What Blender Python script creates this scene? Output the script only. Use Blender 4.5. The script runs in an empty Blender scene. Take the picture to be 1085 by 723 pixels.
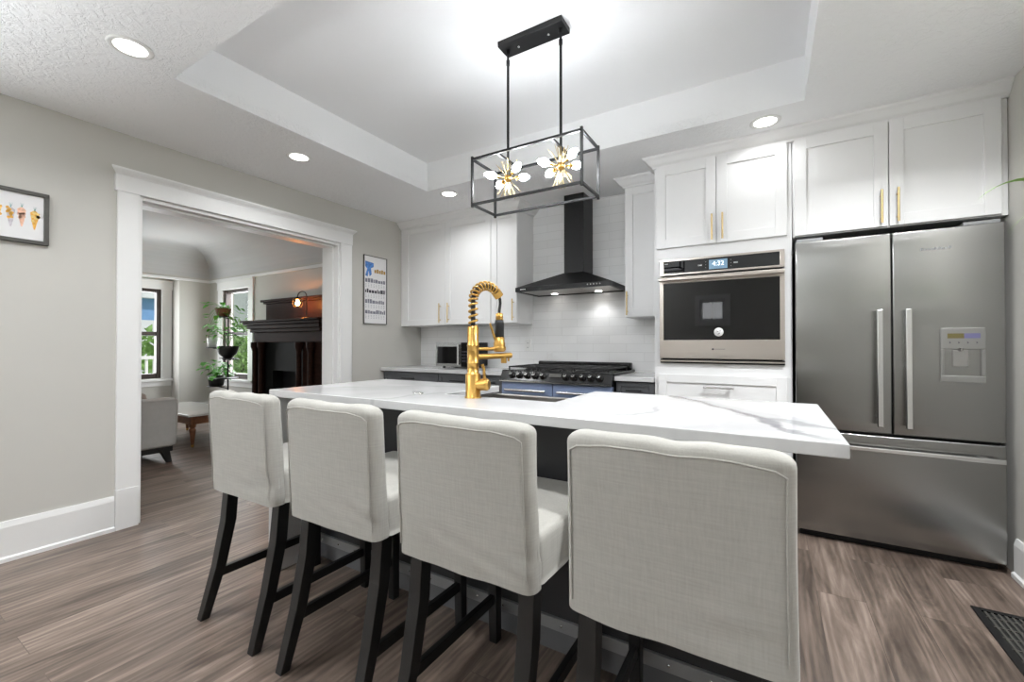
import bpy, bmesh, math, random
from mathutils import Vector, Matrix, noise
R = math.radians
random.seed(4)
S = bpy.context.scene
C = S.collection

# ------------------------------------------------------------------ camera, world, exposure
cam_d = bpy.data.cameras.new('camera')
cam_d.sensor_width = 36.0
cam_d.lens = 455.48 / 1085 * 36.0
cam_d.clip_start = 0.05
cam = bpy.data.objects.new('camera', cam_d); C.objects.link(cam)
cam.location = (0, 0, 1.14)
cam.rotation_euler = (R(90 + 0.4675), 0, R(30.96))
S.camera = cam

sun_d = bpy.data.lights.new('sun', 'SUN'); sun_d.energy = 2.0; sun_d.angle = R(1.0); sun_d.color = (1.0, 0.97, 0.92)
sun = bpy.data.objects.new('sun', sun_d); C.objects.link(sun); sun.rotation_euler = (R(-8), R(42), 0)
W = bpy.data.worlds.new('sky'); S.world = W; W.use_nodes = True
bgn = W.node_tree.nodes['Background']
bgn.inputs[0].default_value = (0.86, 0.93, 1.0, 1)
bgn.inputs[1].default_value = 0.75

S.view_settings.view_transform = 'Standard'
S.view_settings.look = 'None'
S.view_settings.exposure = 0.32
S.view_settings.gamma = 1.0
S.view_settings.use_curve_mapping = False
S.cycles.use_denoising = True
S.cycles.max_bounces = 10
S.cycles.diffuse_bounces = 6
S.cycles.glossy_bounces = 5
S.cycles.transmission_bounces = 6
S.cycles.transparent_max_bounces = 12
S.cycles.sample_clamp_indirect = 4.0
S.cycles.caustics_reflective = False
S.cycles.caustics_refractive = False

DOWN_W = 8.0        # watts of one recessed ceiling light
BULB_E = 112.0        # emission of a pendant bulb
DAY_W = 1.2         # daylight coming in by the big rear windows
LIV_W = 28.0         # daylight coming in by the living room windows

def area_light(name, loc, rot, size, size_y, watts, col=(1, 1, 1), spread=180):
    d = bpy.data.lights.new(name, 'AREA'); d.shape = 'RECTANGLE'
    d.size, d.size_y, d.energy, d.color = size, size_y, watts, col; d.spread = R(spread)
    o = bpy.data.objects.new(name, d); C.objects.link(o)
    o.location = loc; o.rotation_euler = rot
    return o
# daylight standing just inside the glass of the windows; left, right and near ones are added fill
area_light('rear_window_daylight', (-0.94, -2.77, 1.79), (R(90), 0, 0), 0.34, 0.3, DAY_W, (0.97, 0.985, 1.0))
area_light('left_added_fill', (-3.42, -1.5, 1.30), (0, R(-160), 0), 1.1, 1.5, 160.0, (0.93, 0.97, 1.0), 120)  # added fill aimed upward from out of view, to brighten the ceiling
area_light('right_added_fill', (1.00, -1.5, 1.30), (0, R(160), 0), 1.1, 1.5, 12.0, (0.93, 0.97, 1.0), 120)  # weaker added fill on the opposite side, also aimed at the ceiling
area_light('bay_window_daylight', (-8.16, 2.4, 1.35), (0, R(-90), 0), 1.3, 0.9, LIV_W, (0.95, 0.98, 1.0))
area_light('near_added_fill', (-5.6, -2.70, 1.4), (R(90), 0, 0), 1.8, 1.4, 24.0, (0.95, 0.98, 1.0))  # added fill from out of view, to brighten the living room walls
area_light('side_window_daylight', (-7.0, 3.6, 1.35), (R(-90), 0, 0), 0.7, 1.3, LIV_W, (0.95, 0.98, 1.0))

# ------------------------------------------------------------------ helpers
def lin(c):
    return tuple(((v / 255) / 12.92 if v / 255 <= 0.04045 else ((v / 255 + 0.055) / 1.055) ** 2.4) for v in c)

def mat(name, col, rough=0.5, metal=0.0, **k):
    m = bpy.data.materials.new(name); m.use_nodes = True
    b = m.node_tree.nodes['Principled BSDF']
    b.inputs['Base Color'].default_value = (*lin(col), 1)
    b.inputs['Roughness'].default_value = rough
    b.inputs['Metallic'].default_value = metal
    for a, v in k.items(): b.inputs[a.replace('_', ' ')].default_value = v
    return m

def N(m, t, **props):
    n = m.node_tree.nodes.new(t)
    for a, v in props.items(): setattr(n, a, v)
    return n

def L(m, a, b): m.node_tree.links.new(a, b)
def bsdf(m): return m.node_tree.nodes['Principled BSDF']

def coords(m, scale=(1, 1, 1), rot=(0, 0, 0), space='Object'):
    tc = N(m, 'ShaderNodeTexCoord'); mp = N(m, 'ShaderNodeMapping')
    mp.inputs['Scale'].default_value = scale; mp.inputs['Rotation'].default_value = rot
    L(m, tc.outputs[space], mp.inputs[0])
    return mp.outputs[0]

def noise_tex(m, vec, scale, detail=4, rough=0.55, dist=0.0):
    n = N(m, 'ShaderNodeTexNoise')
    n.inputs['Scale'].default_value = scale; n.inputs['Detail'].default_value = detail
    n.inputs['Roughness'].default_value = rough; n.inputs['Distortion'].default_value = dist
    L(m, vec, n.inputs['Vector'])
    return n.outputs['Fac']

def ramp(m, fac, stops):
    r = N(m, 'ShaderNodeValToRGB'); e = r.color_ramp.elements
    while len(e) < len(stops): e.new(0.5)
    for i, (p, c) in enumerate(stops):
        e[i].position = p; e[i].color = (*c, 1) if len(c) == 3 else c
    L(m, fac, r.inputs[0])
    return r.outputs[0]

def math_n(m, op, a, b=None):
    n = N(m, 'ShaderNodeMath', operation=op)
    for i, v in enumerate((a, b)):
        if v is None: continue
        if isinstance(v, (int, float)): n.inputs[i].default_value = v
        else: L(m, v, n.inputs[i])
    return n.outputs[0]

def mixc(m, fac, a, b, mode='MIX'):
    n = N(m, 'ShaderNodeMix', data_type='RGBA', blend_type=mode)
    ins = [i for i in n.inputs if i.type == 'RGBA']
    f = n.inputs[0]
    if isinstance(fac, (int, float)): f.default_value = fac
    else: L(m, fac, f)
    for i, v in zip(ins, (a, b)):
        if isinstance(v, tuple): i.default_value = (*v, 1) if len(v) == 3 else v
        else: L(m, v, i)
    return [o for o in n.outputs if o.type == 'RGBA'][0]

def bump(m, h, strength, dist=0.01):
    b = N(m, 'ShaderNodeBump'); b.inputs['Strength'].default_value = strength
    b.inputs['Distance'].default_value = dist
    L(m, h, b.inputs['Height']); L(m, b.outputs[0], bsdf(m).inputs['Normal'])

def noisy(name, col, rough, scale=8, amt=0.06, bmp=0.0, bscale=60, metal=0.0, stretch=(1, 1, 1), **k):
    """a plain procedural finish: slight tone variation and optional fine bump"""
    m = mat(name, col, rough, metal, **k)
    v = coords(m, stretch)
    f = noise_tex(m, v, scale, 3)
    c = lin(col)
    o = ramp(m, f, [(0.3, tuple(x * (1 - amt) for x in c)), (0.7, tuple(min(1, x * (1 + amt)) for x in c))])
    L(m, o, bsdf(m).inputs['Base Color'])
    if bmp: bump(m, noise_tex(m, v, bscale, 4), bmp, 0.004)
    return m

def emit(name, col, strength):
    m = mat(name, col, 0.5)
    b = bsdf(m); b.inputs['Emission Color'].default_value = (*lin(col), 1)
    b.inputs['Emission Strength'].default_value = strength
    return m

M = {}
M['wall'] = noisy('greige_paint', (196, 194, 188), 0.75, 3, 0.012, 0.05, 180)
M['white_paint'] = noisy('white_trim_paint', (235, 235, 234), 0.42, 3, 0.01)
M['cab_white'] = noisy('white_cabinet_lacquer', (232, 232, 232), 0.36, 3, 0.008)
M['cab_grey'] = noisy('charcoal_cabinet_lacquer', (74, 75, 78), 0.42, 5, 0.03)
M['island_black'] = noisy('black_cabinet_lacquer', (42, 42, 44), 0.45, 5, 0.05)
M['kick_grey'] = noisy('grey_kick_panel', (104, 104, 107), 0.5, 5, 0.04)
M['brass'] = noisy('brushed_gold', (192, 152, 84), 0.32, 40, 0.05, metal=1.0, stretch=(1, 1, 8))
M['pale_brass'] = noisy('champagne_brass', (206, 182, 134), 0.32, 40, 0.05, metal=1.0, stretch=(1, 1, 8))
M['black_metal'] = noisy('black_powder_coat', (24, 24, 25), 0.42, 20, 0.1, metal=0.4)
M['black_gloss'] = noisy('black_enamel', (14, 14, 15), 0.22, 20, 0.1)
M['black_glass'] = noisy('black_oven_glass', (7, 7, 9), 0.025, 4, 0.1)
M['iron'] = noisy('cast_iron', (26, 26, 27), 0.6, 60, 0.15, 0.2, 200)
M['steel'] = noisy('brushed_stainless', (156, 156, 154), 0.24, 3, 0.02, metal=1.0, stretch=(1, 1, 60), Anisotropic=0.9)
M['steel_warm'] = noisy('warm_stainless', (192, 184, 177), 0.3, 3, 0.02, metal=1.0, stretch=(1, 1, 60))
M['steel_dark'] = noisy('sink_stainless', (168, 164, 160), 0.32, 3, 0.03, metal=1.0, stretch=(60, 1, 1))
M['chrome'] = noisy('satin_chrome', (215, 215, 214), 0.22, 10, 0.02, metal=1.0)
M['alu'] = noisy('satin_aluminium', (150, 151, 152), 0.38, 10, 0.03, metal=0.35)
M['reflection_blue'] = noisy('steel_painted_reflection', (128, 143, 174), 0.3, 3, 0.02, metal=0.15)  # stainless range doors; a blue window reflection is put into the base colour
M['leg'] = noisy('black_brown_wood', (15, 15, 15), 0.45, 10, 0.18, 0.05, 90, stretch=(6, 6, 1))
M['rubber'] = noisy('black_rubber', (20, 20, 20), 0.55, 30, 0.1)
M['dark_wood'] = noisy('dark_mahogany', (42, 26, 20), 0.5, 5, 0.3, 0.04, 60, stretch=(2, 2, 10), Specular_IOR_Level=0.07)
M['bench_wood'] = noisy('walnut', (112, 72, 46), 0.36, 5, 0.25, 0.04, 60, stretch=(2, 8, 8))
M['dark_sash'] = noisy('dark_stained_sash', (54, 40, 36), 0.4, 6, 0.2, stretch=(4, 4, 1))
M['tile_dark'] = noisy('dark_hearth_tile', (24, 26, 24), 0.55, 6, 0.2, Specular_IOR_Level=0.15)
M['table_pale'] = noisy('pale_gloss_top', (200, 198, 193), 0.2, 6, 0.04)  # even pale, glossy finish of the coffee table top
M['chair_fab'] = noisy('grey_upholstery', (176, 174, 170), 0.9, 20, 0.04, 0.3, 300)
M['pot_white'] = noisy('white_ceramic', (226, 226, 224), 0.35, 8, 0.02)
M['pot_black'] = noisy('black_ceramic', (30, 29, 29), 0.45, 8, 0.1)
M['terracotta'] = noisy('brown_planter', (120, 84, 60), 0.7, 12, 0.12)
M['soil'] = noisy('soil', (52, 40, 32), 0.95, 40, 0.3, 0.5, 80)
M['leaf'] = noisy('pothos_leaf', (92, 168, 56), 0.42, 14, 0.35)
M['blade'] = noisy('grass_leaf', (116, 158, 58), 0.5, 14, 0.25)
M['shrub'] = noisy('shrub_leaf', (132, 168, 98), 0.6, 6, 0.35)
M['white_plastic'] = noisy('white_plastic', (228, 228, 226), 0.4, 10, 0.01)
M['paper'] = noisy('white_paper', (232, 231, 232), 0.7, 12, 0.01)
M['frame_grey'] = noisy('charcoal_frame', (70, 68, 64), 0.5, 18, 0.1)
M['grey_print'] = noisy('grey_print', (128, 128, 140), 0.8, 90, 0.45)
M['blue_print'] = noisy('blue_print', (78, 128, 196), 0.8, 60, 0.4)
M['gold_print'] = noisy('gold_print', (164, 128, 62), 0.8, 90, 0.4)
M['ink'] = noisy('dark_print', (60, 58, 66), 0.8, 90, 0.2)
M['orange_wash'] = noisy('orange_watercolour', (238, 178, 84), 0.85, 70, 0.25)
M['peach_wash'] = noisy('peach_watercolour', (232, 186, 160), 0.85, 70, 0.25)
M['grey_wash'] = noisy('lilac_watercolour', (196, 190, 196), 0.85, 70, 0.2)
M['yellow_wash'] = noisy('yellow_watercolour', (238, 206, 132), 0.85, 70, 0.2)
M['teal_wash'] = noisy('teal_watercolour', (120, 168, 160), 0.85, 70, 0.3)
M['siding_blue'] = noisy('blue_siding', (112, 152, 202), 0.7, 4, 0.05)
M['siding_grey'] = noisy('grey_siding', (206, 208, 214), 0.7, 4, 0.06)
M['grass'] = noisy('lawn', (168, 184, 128), 0.9, 3, 0.25)
M['concrete'] = noisy('concrete', (224, 222, 217), 0.85, 3, 0.08)
M['lens'] = emit('lamp_lens', (255, 252, 246), 6.0)
M['bulb'] = emit('bulb_glow', (247, 251, 255), BULB_E)
M['warm_bulb'] = emit('warm_bulb_glow', (255, 150, 66), 260.0)
M['hood_lens'] = emit('hood_lens', (255, 250, 244), 14.0)
M['display'] = emit('clock_display', (92, 118, 138), 0.55)
M['digits'] = emit('clock_digits', (232, 242, 250), 1.0)
M['lcd_olive'] = emit('olive_panel', (88, 80, 40), 0.03)
M['lcd_lilac'] = emit('lilac_panel', (92, 90, 124), 0.03)
M['panel_grey'] = noisy('dispenser_grey', (128, 127, 124), 0.4, 8, 0.02, metal=0.5)
M['paddle'] = noisy('dispenser_paddle', (112, 110, 106), 0.4, 8, 0.03)
M['spring_dark'] = M['rubber']

def make_linen():
    m = mat('linen_slipcover', (203, 200, 193), 0.92)
    v = coords(m, (1, 1, 1))
    w1 = noise_tex(m, coords(m, (220, 220, 14)), 1.0, 3)
    w2 = noise_tex(m, coords(m, (14, 14, 220)), 1.0, 3)
    s = math_n(m, 'ADD', w1, w2)
    big = noise_tex(m, v, 5, 3)
    s2 = math_n(m, 'ADD', math_n(m, 'MULTIPLY', s, 0.5), math_n(m, 'MULTIPLY', big, 0.25))
    L(m, ramp(m, s2, [(0.36, lin((157, 155, 149))), (0.88, lin((176, 174, 168)))]), bsdf(m).inputs['Base Color'])
    bump(m, s, 0.14, 0.003)
    bsdf(m).inputs['Sheen Weight'].default_value = 0.15
    return m
M['linen'] = make_linen()

def make_floor():
    m = mat('vinyl_plank_floor', (120, 104, 94), 0.4)
    v = coords(m, (1, 1, 1), (0, 0, R(90)))
    br = N(m, 'ShaderNodeTexBrick'); L(m, v, br.inputs['Vector'])
    br.offset = 0.37
    br.inputs['Color1'].default_value = (0, 0, 0, 1); br.inputs['Color2'].default_value = (1, 1, 1, 1)
    br.inputs['Mortar'].default_value = (0.5, 0.5, 0.5, 1)
    br.inputs['Scale'].default_value = 1.0; br.inputs['Mortar Size'].default_value = 0.0012
    br.inputs['Mortar Smooth'].default_value = 0.2
    br.inputs['Brick Width'].default_value = 1.22; br.inputs['Row Height'].default_value = 0.18
    # every plank shifts the grain by its own random value
    tc = N(m, 'ShaderNodeTexCoord')
    off = N(m, 'ShaderNodeVectorMath', operation='MULTIPLY_ADD')
    L(m, br.outputs['Color'], off.inputs[0]); off.inputs[1].default_value = (7.3, 11.1, 3.0)
    L(m, tc.outputs['Object'], off.inputs[2])
    mp = N(m, 'ShaderNodeMapping'); L(m, off.outputs[0], mp.inputs[0]); mp.inputs['Scale'].default_value = (6.5, 0.85, 1)
    g1 = noise_tex(m, mp.outputs[0], 1.6, 6, 0.62, 1.4)
    mp2 = N(m, 'ShaderNodeMapping'); L(m, off.outputs[0], mp2.inputs[0]); mp2.inputs['Scale'].default_value = (34, 1.3, 1)
    g2 = noise_tex(m, mp2.outputs[0], 1.5, 4, 0.6, 0.4)
    wv = N(m, 'ShaderNodeTexWave'); wv.bands_direction = 'X'
    mp3 = N(m, 'ShaderNodeMapping'); L(m, off.outputs[0], mp3.inputs[0]); mp3.inputs['Scale'].default_value = (4.5, 0.42, 1)
    L(m, mp3.outputs[0], wv.inputs['Vector']); wv.inputs['Scale'].default_value = 2.2
    wv.inputs['Distortion'].default_value = 14.0; wv.inputs['Detail'].default_value = 3; wv.inputs['Detail Scale'].default_value = 0.8
    t = math_n(m, 'ADD', math_n(m, 'MULTIPLY', g1, 0.62), math_n(m, 'MULTIPLY', g2, 0.20))
    t = math_n(m, 'ADD', t, math_n(m, 'MULTIPLY', wv.outputs['Fac'], 0.075))
    sep = N(m, 'ShaderNodeSeparateColor'); L(m, br.outputs['Color'], sep.inputs[0])
    t = math_n(m, 'ADD', t, math_n(m, 'MULTIPLY', sep.outputs[0], 0.10))
    c = ramp(m, t, [(0.36, lin((68, 57, 50))), (0.46, lin((96, 83, 74))), (0.55, lin((118, 103, 93))), (0.66, lin((148, 132, 121)))])
    c = mixc(m, math_n(m, 'MULTIPLY', br.outputs['Fac'], 0.55), c, lin((60, 50, 45)))
    L(m, c, bsdf(m).inputs['Base Color'])
    rr = math_n(m, 'ADD', math_n(m, 'MULTIPLY', g2, 0.18), 0.30)
    L(m, rr, bsdf(m).inputs['Roughness'])
    bump(m, t, 0.12, 0.004)
    return m
M['floor'] = make_floor()

def make_ceiling(name, strength):
    m = mat(name, (245, 246, 247), 0.85)
    v = coords(m)
    a = noise_tex(m, v, 26, 5, 0.65, 1.0)
    b = ramp(m, a, [(0.40, (0, 0, 0)), (0.60, (1, 1, 1))])
    patch = ramp(m, noise_tex(m, v, 1.3, 2), [(0.38, (0.25, 0.25, 0.25)), (0.60, (1, 1, 1))])
    h = math_n(m, 'MULTIPLY', b, patch)
    bump(m, h, strength, 0.006)
    return m
M['ceiling'] = make_ceiling('stomp_texture_plaster', 0.6)
M['ceiling_smooth'] = make_ceiling('smooth_plaster', 0.10)
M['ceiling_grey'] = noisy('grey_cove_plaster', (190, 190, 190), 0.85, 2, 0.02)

def make_quartz(name, veins, seed):
    """white quartz; veins = (x, y, angle, halfwidth, strength, reach) in the slab's own coordinates"""
    m = mat(name, (238, 238, 237), 0.14)
    tc = N(m, 'ShaderNodeTexCoord')
    nv = N(m, 'ShaderNodeTexNoise'); nv.inputs['Scale'].default_value = 3.0; nv.inputs['Detail'].default_value = 6
    mp = N(m, 'ShaderNodeMapping'); mp.inputs['Location'].default_value = (seed, seed * 2.3, 0)
    L(m, tc.outputs['Object'], mp.inputs[0]); L(m, mp.outputs[0], nv.inputs['Vector'])
    base = ramp(m, noise_tex(m, mp.outputs[0], 1.7, 5, 0.6, 1.0), [(0.35, lin((192, 192, 193))), (0.6, lin((206, 206, 206)))])
    sx = N(m, 'ShaderNodeSeparateXYZ'); L(m, tc.outputs['Object'], sx.inputs[0])
    total = None
    for (x, y, ang, hw, st, reach) in veins:
        nx, ny = -math.sin(ang), math.cos(ang)
        d = math_n(m, 'ADD', math_n(m, 'MULTIPLY', sx.outputs[0], nx), math_n(m, 'MULTIPLY', sx.outputs[1], ny))
        d = math_n(m, 'ADD', d, -(x * nx + y * ny))
        d = math_n(m, 'ADD', d, math_n(m, 'MULTIPLY', math_n(m, 'SUBTRACT', nv.outputs['Fac'], 0.5), 0.30))
        d = math_n(m, 'ABSOLUTE', d)
        f = math_n(m, 'SUBTRACT', 1.0, math_n(m, 'DIVIDE', d, hw)); f = math_n(m, 'MAXIMUM', f, 0.0)
        t = math_n(m, 'ADD', math_n(m, 'MULTIPLY', sx.outputs[0], math.cos(ang)), math_n(m, 'MULTIPLY', sx.outputs[1], math.sin(ang)))
        t = math_n(m, 'ABSOLUTE', math_n(m, 'ADD', t, -(x * math.cos(ang) + y * math.sin(ang))))
        g = math_n(m, 'MAXIMUM', math_n(m, 'SUBTRACT', 1.0, math_n(m, 'DIVIDE', t, reach)), 0.0)
        g = math_n(m, 'MINIMUM', math_n(m, 'MULTIPLY', g, 3.0), 1.0)
        f = math_n(m, 'MULTIPLY', math_n(m, 'MULTIPLY', math_n(m, 'MINIMUM', math_n(m, 'MULTIPLY', f, 1.6), 1.0), g), st)
        total = f if total is None else math_n(m, 'MAXIMUM', total, f)
    br = noise_tex(m, mp.outputs[0], 14, 4)
    total = math_n(m, 'MULTIPLY', total, math_n(m, 'ADD', math_n(m, 'MULTIPLY', br, 0.9), 0.45))
    L(m, mixc(m, total, base, lin((118, 118, 124))), bsdf(m).inputs['Base Color'])
    return m

def make_subway():
    m = mat('white_subway_tile', (232, 232, 232), 0.16)
    v = coords(m, (1, 1, 1), (R(-90), 0, 0))
    br = N(m, 'ShaderNodeTexBrick'); L(m, v, br.inputs['Vector'])
    br.inputs['Color1'].default_value = (*lin((230, 230, 230)), 1); br.inputs['Color2'].default_value = (*lin((236, 236, 236)), 1)
    br.inputs['Mortar'].default_value = (*lin((212, 212, 211)), 1)
    br.inputs['Scale'].default_value = 1; br.inputs['Mortar Size'].default_value = 0.0016
    br.inputs['Mortar Smooth'].default_value = 0.3
    br.inputs['Brick Width'].default_value = 0.305; br.inputs['Row Height'].default_value = 0.0765
    L(m, br.outputs['Color'], bsdf(m).inputs['Base Color'])
    wav = noise_tex(m, v, 7, 2)
    h = math_n(m, 'SUBTRACT', math_n(m, 'MULTIPLY', wav, 0.5), br.outputs['Fac'])
    bump(m, h, 0.25, 0.003)
    return m
M['subway'] = make_subway()

def make_glass():
    m = bpy.data.materials.new('window_glass'); m.use_nodes = True
    nt = m.node_tree; nt.nodes.clear()
    out = nt.nodes.new('ShaderNodeOutputMaterial'); mx = nt.nodes.new('ShaderNodeMixShader')
    tr = nt.nodes.new('ShaderNodeBsdfTransparent'); gl = nt.nodes.new('ShaderNodeBsdfGlossy')
    gl.inputs['Roughness'].default_value = 0.02
    fr = nt.nodes.new('ShaderNodeFresnel'); fr.inputs[0].default_value = 1.45
    ge = nt.nodes.new('ShaderNodeNewGeometry'); iv = nt.nodes.new('ShaderNodeMath'); iv.operation = 'SUBTRACT'; iv.inputs[0].default_value = 1.0
    mu = nt.nodes.new('ShaderNodeMath'); mu.operation = 'MULTIPLY'
    nt.links.new(ge.outputs['Backfacing'], iv.inputs[1]); nt.links.new(iv.outputs[0], mu.inputs[0]); nt.links.new(fr.outputs[0], mu.inputs[1])
    nt.links.new(mu.outputs[0], mx.inputs[0]); nt.links.new(tr.outputs[0], mx.inputs[1]); nt.links.new(gl.outputs[0], mx.inputs[2])
    nt.links.new(mx.outputs[0], out.inputs[0])
    return m
M['glass'] = make_glass()

# ---- mesh builder
class MB:
    def __init__(s): s.v = []; s.f = []; s.sm = []
    def add(s, vs, fs, smooth=False):
        k = len(s.v); s.v += [tuple(p) for p in vs]
        s.f += [tuple(i + k for i in f) for f in fs]; s.sm += [smooth] * len(fs)
        return s
    def box(s, x0, x1, y0, y1, z0, z1):
        x0, x1 = min(x0, x1), max(x0, x1); y0, y1 = min(y0, y1), max(y0, y1); z0, z1 = min(z0, z1), max(z0, z1)
        vs = [(x, y, z) for z in (z0, z1) for y in (y0, y1) for x in (x0, x1)]
        return s.add(vs, [(0, 2, 3, 1), (4, 5, 7, 6), (0, 1, 5, 4), (2, 6, 7, 3), (0, 4, 6, 2), (1, 3, 7, 5)])
    def prism(s, poly, axis, d0, d1):
        """poly: 2-D points; axis 'x': (y,z), 'y': (x,z), 'z': (x,y)"""
        def P(p, d): return {'x': (d, p[0], p[1]), 'y': (p[0], d, p[1]), 'z': (p[0], p[1], d)}[axis]
        n = len(poly); vs = [P(p, d0) for p in poly] + [P(p, d1) for p in poly]
        fs = [tuple(range(n)), tuple(range(2 * n - 1, n - 1, -1))] + [(i, i + n, (i + 1) % n + n, (i + 1) % n) for i in range(n)]
        return s.add(vs, fs)
    def tube(s, pts, r, seg=10, caps=True, smooth=True):
        pts = [Vector(p) for p in pts]; n = len(pts)
        rs = r if isinstance(r, (list, tuple)) else [r] * n
        rings = []; up = None
        for i, p in enumerate(pts):
            t = (pts[min(i + 1, n - 1)] - pts[max(i - 1, 0)]).normalized()
            if up is None:
                up = Vector((0, 0, 1)) if abs(t.z) < 0.9 else Vector((1, 0, 0))
            a = t.cross(up); a = a.normalized() if a.length > 1e-6 else t.orthogonal().normalized()
            b = a.cross(t).normalized(); up = b
            rings.append([p + (a * math.cos(2 * math.pi * k / seg) + b * math.sin(2 * math.pi * k / seg)) * rs[i] for k in range(seg)])
        vs = [q for g in rings for q in g]
        fs = [(i * seg + k, i * seg + (k + 1) % seg, (i + 1) * seg + (k + 1) % seg, (i + 1) * seg + k) for i in range(n - 1) for k in range(seg)]
        s.add(vs, fs, smooth)
        if caps: s.add(rings[0], [tuple(range(seg - 1, -1, -1))]); s.add(rings[-1], [tuple(range(seg))])
        return s
    def cyl(s, p0, p1, r0, r1=None, seg=16): return s.tube([p0, p1], [r0, r0 if r1 is None else r1], seg)
    def lathe(s, c, prof, seg=20, axis=(0, 0, 1), caps=False):
        """prof: (radius, height) list turned about axis through c"""
        ax = Vector(axis).normalized(); a = ax.orthogonal().normalized(); b = ax.cross(a); c = Vector(c)
        vs = [c + ax * h + (a * math.cos(2 * math.pi * k / seg) + b * math.sin(2 * math.pi * k / seg)) * max(r, 1e-5) for r, h in prof for k in range(seg)]
        fs = [(i * seg + k, i * seg + (k + 1) % seg, (i + 1) * seg + (k + 1) % seg, (i + 1) * seg + k) for i in range(len(prof) - 1) for k in range(seg)]
        s.add(vs, fs, True)
        return s
    def loft(s, secs):
        """secs: list of quads (4 points each)"""
        n = len(secs[0]); vs = [p for q in secs for p in q]
        fs = [tuple(range(n - 1, -1, -1)), tuple((len(secs) - 1) * n + k for k in range(n))]
        fs += [(i * n + k, i * n + (k + 1) % n, (i + 1) * n + (k + 1) % n, (i + 1) * n + k) for i in range(len(secs) - 1) for k in range(n)]
        return s.add(vs, fs)
    def rbox(s, c, size, r, n=(8, 8, 8), fn=None):
        """rounded box of dense quads, each point passed through fn(local point)->local point"""
        h = [d / 2 for d in size]; rr = min(r, *h)
        def ticks(i):
            k = 4; e = [-h[i] + rr * (1 - math.cos(math.pi / 2 * j / k)) for j in range(k)]
            mid = [-h[i] + rr + (2 * h[i] - 2 * rr) * j / n[i] for j in range(n[i] + 1)]
            return e + mid + [-q for q in reversed(e)]
        T = [ticks(i) for i in range(3)]; idx = {}; vs = []; fs = []
        def pt(i, j, k):
            if (i, j, k) in idx: return idx[(i, j, k)]
            p = Vector((T[0][i], T[1][j], T[2][k]))
            q = Vector([max(-h[a] + rr, min(h[a] - rr, p[a])) for a in range(3)])
            d = p - q
            if d.length > 1e-9:
                m_ = max(abs(d.x), abs(d.y), abs(d.z)); p = q + d.normalized() * (m_ if m_ < rr else rr)
            if fn: p = Vector(fn(p))
            idx[(i, j, k)] = len(vs); vs.append(p + Vector(c)); return idx[(i, j, k)]
        l = [len(t) - 1 for t in T]
        for a, b, cc in ((0, 1, 2), (1, 2, 0), (2, 0, 1)):
            for side in (0, 1):
                for i in range(l[a]):
                    for j in range(l[b]):
                        q = []
                        for di, dj in ((0, 0), (1, 0), (1, 1), (0, 1)):
                            ijk = [0, 0, 0]; ijk[a] = i + di; ijk[b] = j + dj; ijk[cc] = side * l[cc]; q.append(pt(*ijk))
                        fs.append(tuple(q if side else q[::-1]))
        return s.add(vs, fs, True)
    def build(s, name, material, parent=None, bevel=0.0, seg=2):
        o_ = wloc(parent) if parent else Vector((0, 0, 0))
        me = bpy.data.meshes.new(name)
        me.from_pydata([tuple(Vector(p) - o_) for p in s.v], [], s.f)
        me.polygons.foreach_set('use_smooth', s.sm)
        me.materials.append(material); me.update()
        bm = bmesh.new(); bm.from_mesh(me); bmesh.ops.recalc_face_normals(bm, faces=bm.faces); bm.to_mesh(me); bm.free()
        o = bpy.data.objects.new(name, me); C.objects.link(o)
        if parent: o.parent = parent
        if bevel:
            b = o.modifiers.new('bevel', 'BEVEL'); b.width = bevel; b.segments = seg; b.limit_method = 'ANGLE'; b.angle_limit = R(40)
        return o

def wloc(o):
    p = Vector((0, 0, 0))
    while o: p += o.location; o = o.parent
    return p

def thing(name, label, cat, loc=(0, 0, 0), group=None):
    o = bpy.data.objects.new(name, None); C.objects.link(o); o.location = loc; o.empty_display_size = 0.1
    o['label'] = label; o['category'] = cat
    if group: o['group'] = group
    return o
def tag(o, label, cat, group=None):
    """the same properties on a thing that is one mesh; its origin moves to its own base"""
    o['label'] = label; o['category'] = cat
    if group: o['group'] = group
    rebase(o)
    return o
def rebase(o):
    vs = [v.co for v in o.data.vertices]
    c = Vector(((min(v.x for v in vs) + max(v.x for v in vs)) / 2, (min(v.y for v in vs) + max(v.y for v in vs)) / 2, min(v.z for v in vs)))
    o.data.transform(Matrix.Translation(-c)); o.location = o.location + c
    return o
def struct(o): o['kind'] = 'structure'; return o
def empty_struct(name, loc=(0, 0, 0)):
    o = bpy.data.objects.new(name, None); C.objects.link(o); o.location = loc; o['kind'] = 'structure'; return o
def copy_tree(o, parent=None):
    c = o.copy(); C.objects.link(c)
    if parent: c.parent = parent
    for ch in o.children: copy_tree(ch, c)
    return c
def text_mb(txt, size, cx, y, cz, depth=0.001, facing='-y'):
    cu = bpy.data.curves.new('t', 'FONT'); cu.body = txt; cu.size = size; cu.extrude = depth / 2
    cu.align_x = 'CENTER'; cu.align_y = 'CENTER'
    ob = bpy.data.objects.new('t', cu); C.objects.link(ob)
    bpy.context.view_layer.update()
    me = bpy.data.meshes.new_from_object(ob.evaluated_get(bpy.context.evaluated_depsgraph_get()))
    mb = MB(); mb.add([(cx + v.co.x, y + v.co.z * -1, cz + v.co.y) for v in me.vertices], [tuple(p.vertices) for p in me.polygons])
    bpy.data.objects.remove(ob); bpy.data.curves.remove(cu); bpy.data.meshes.remove(me)
    return mb

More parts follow.
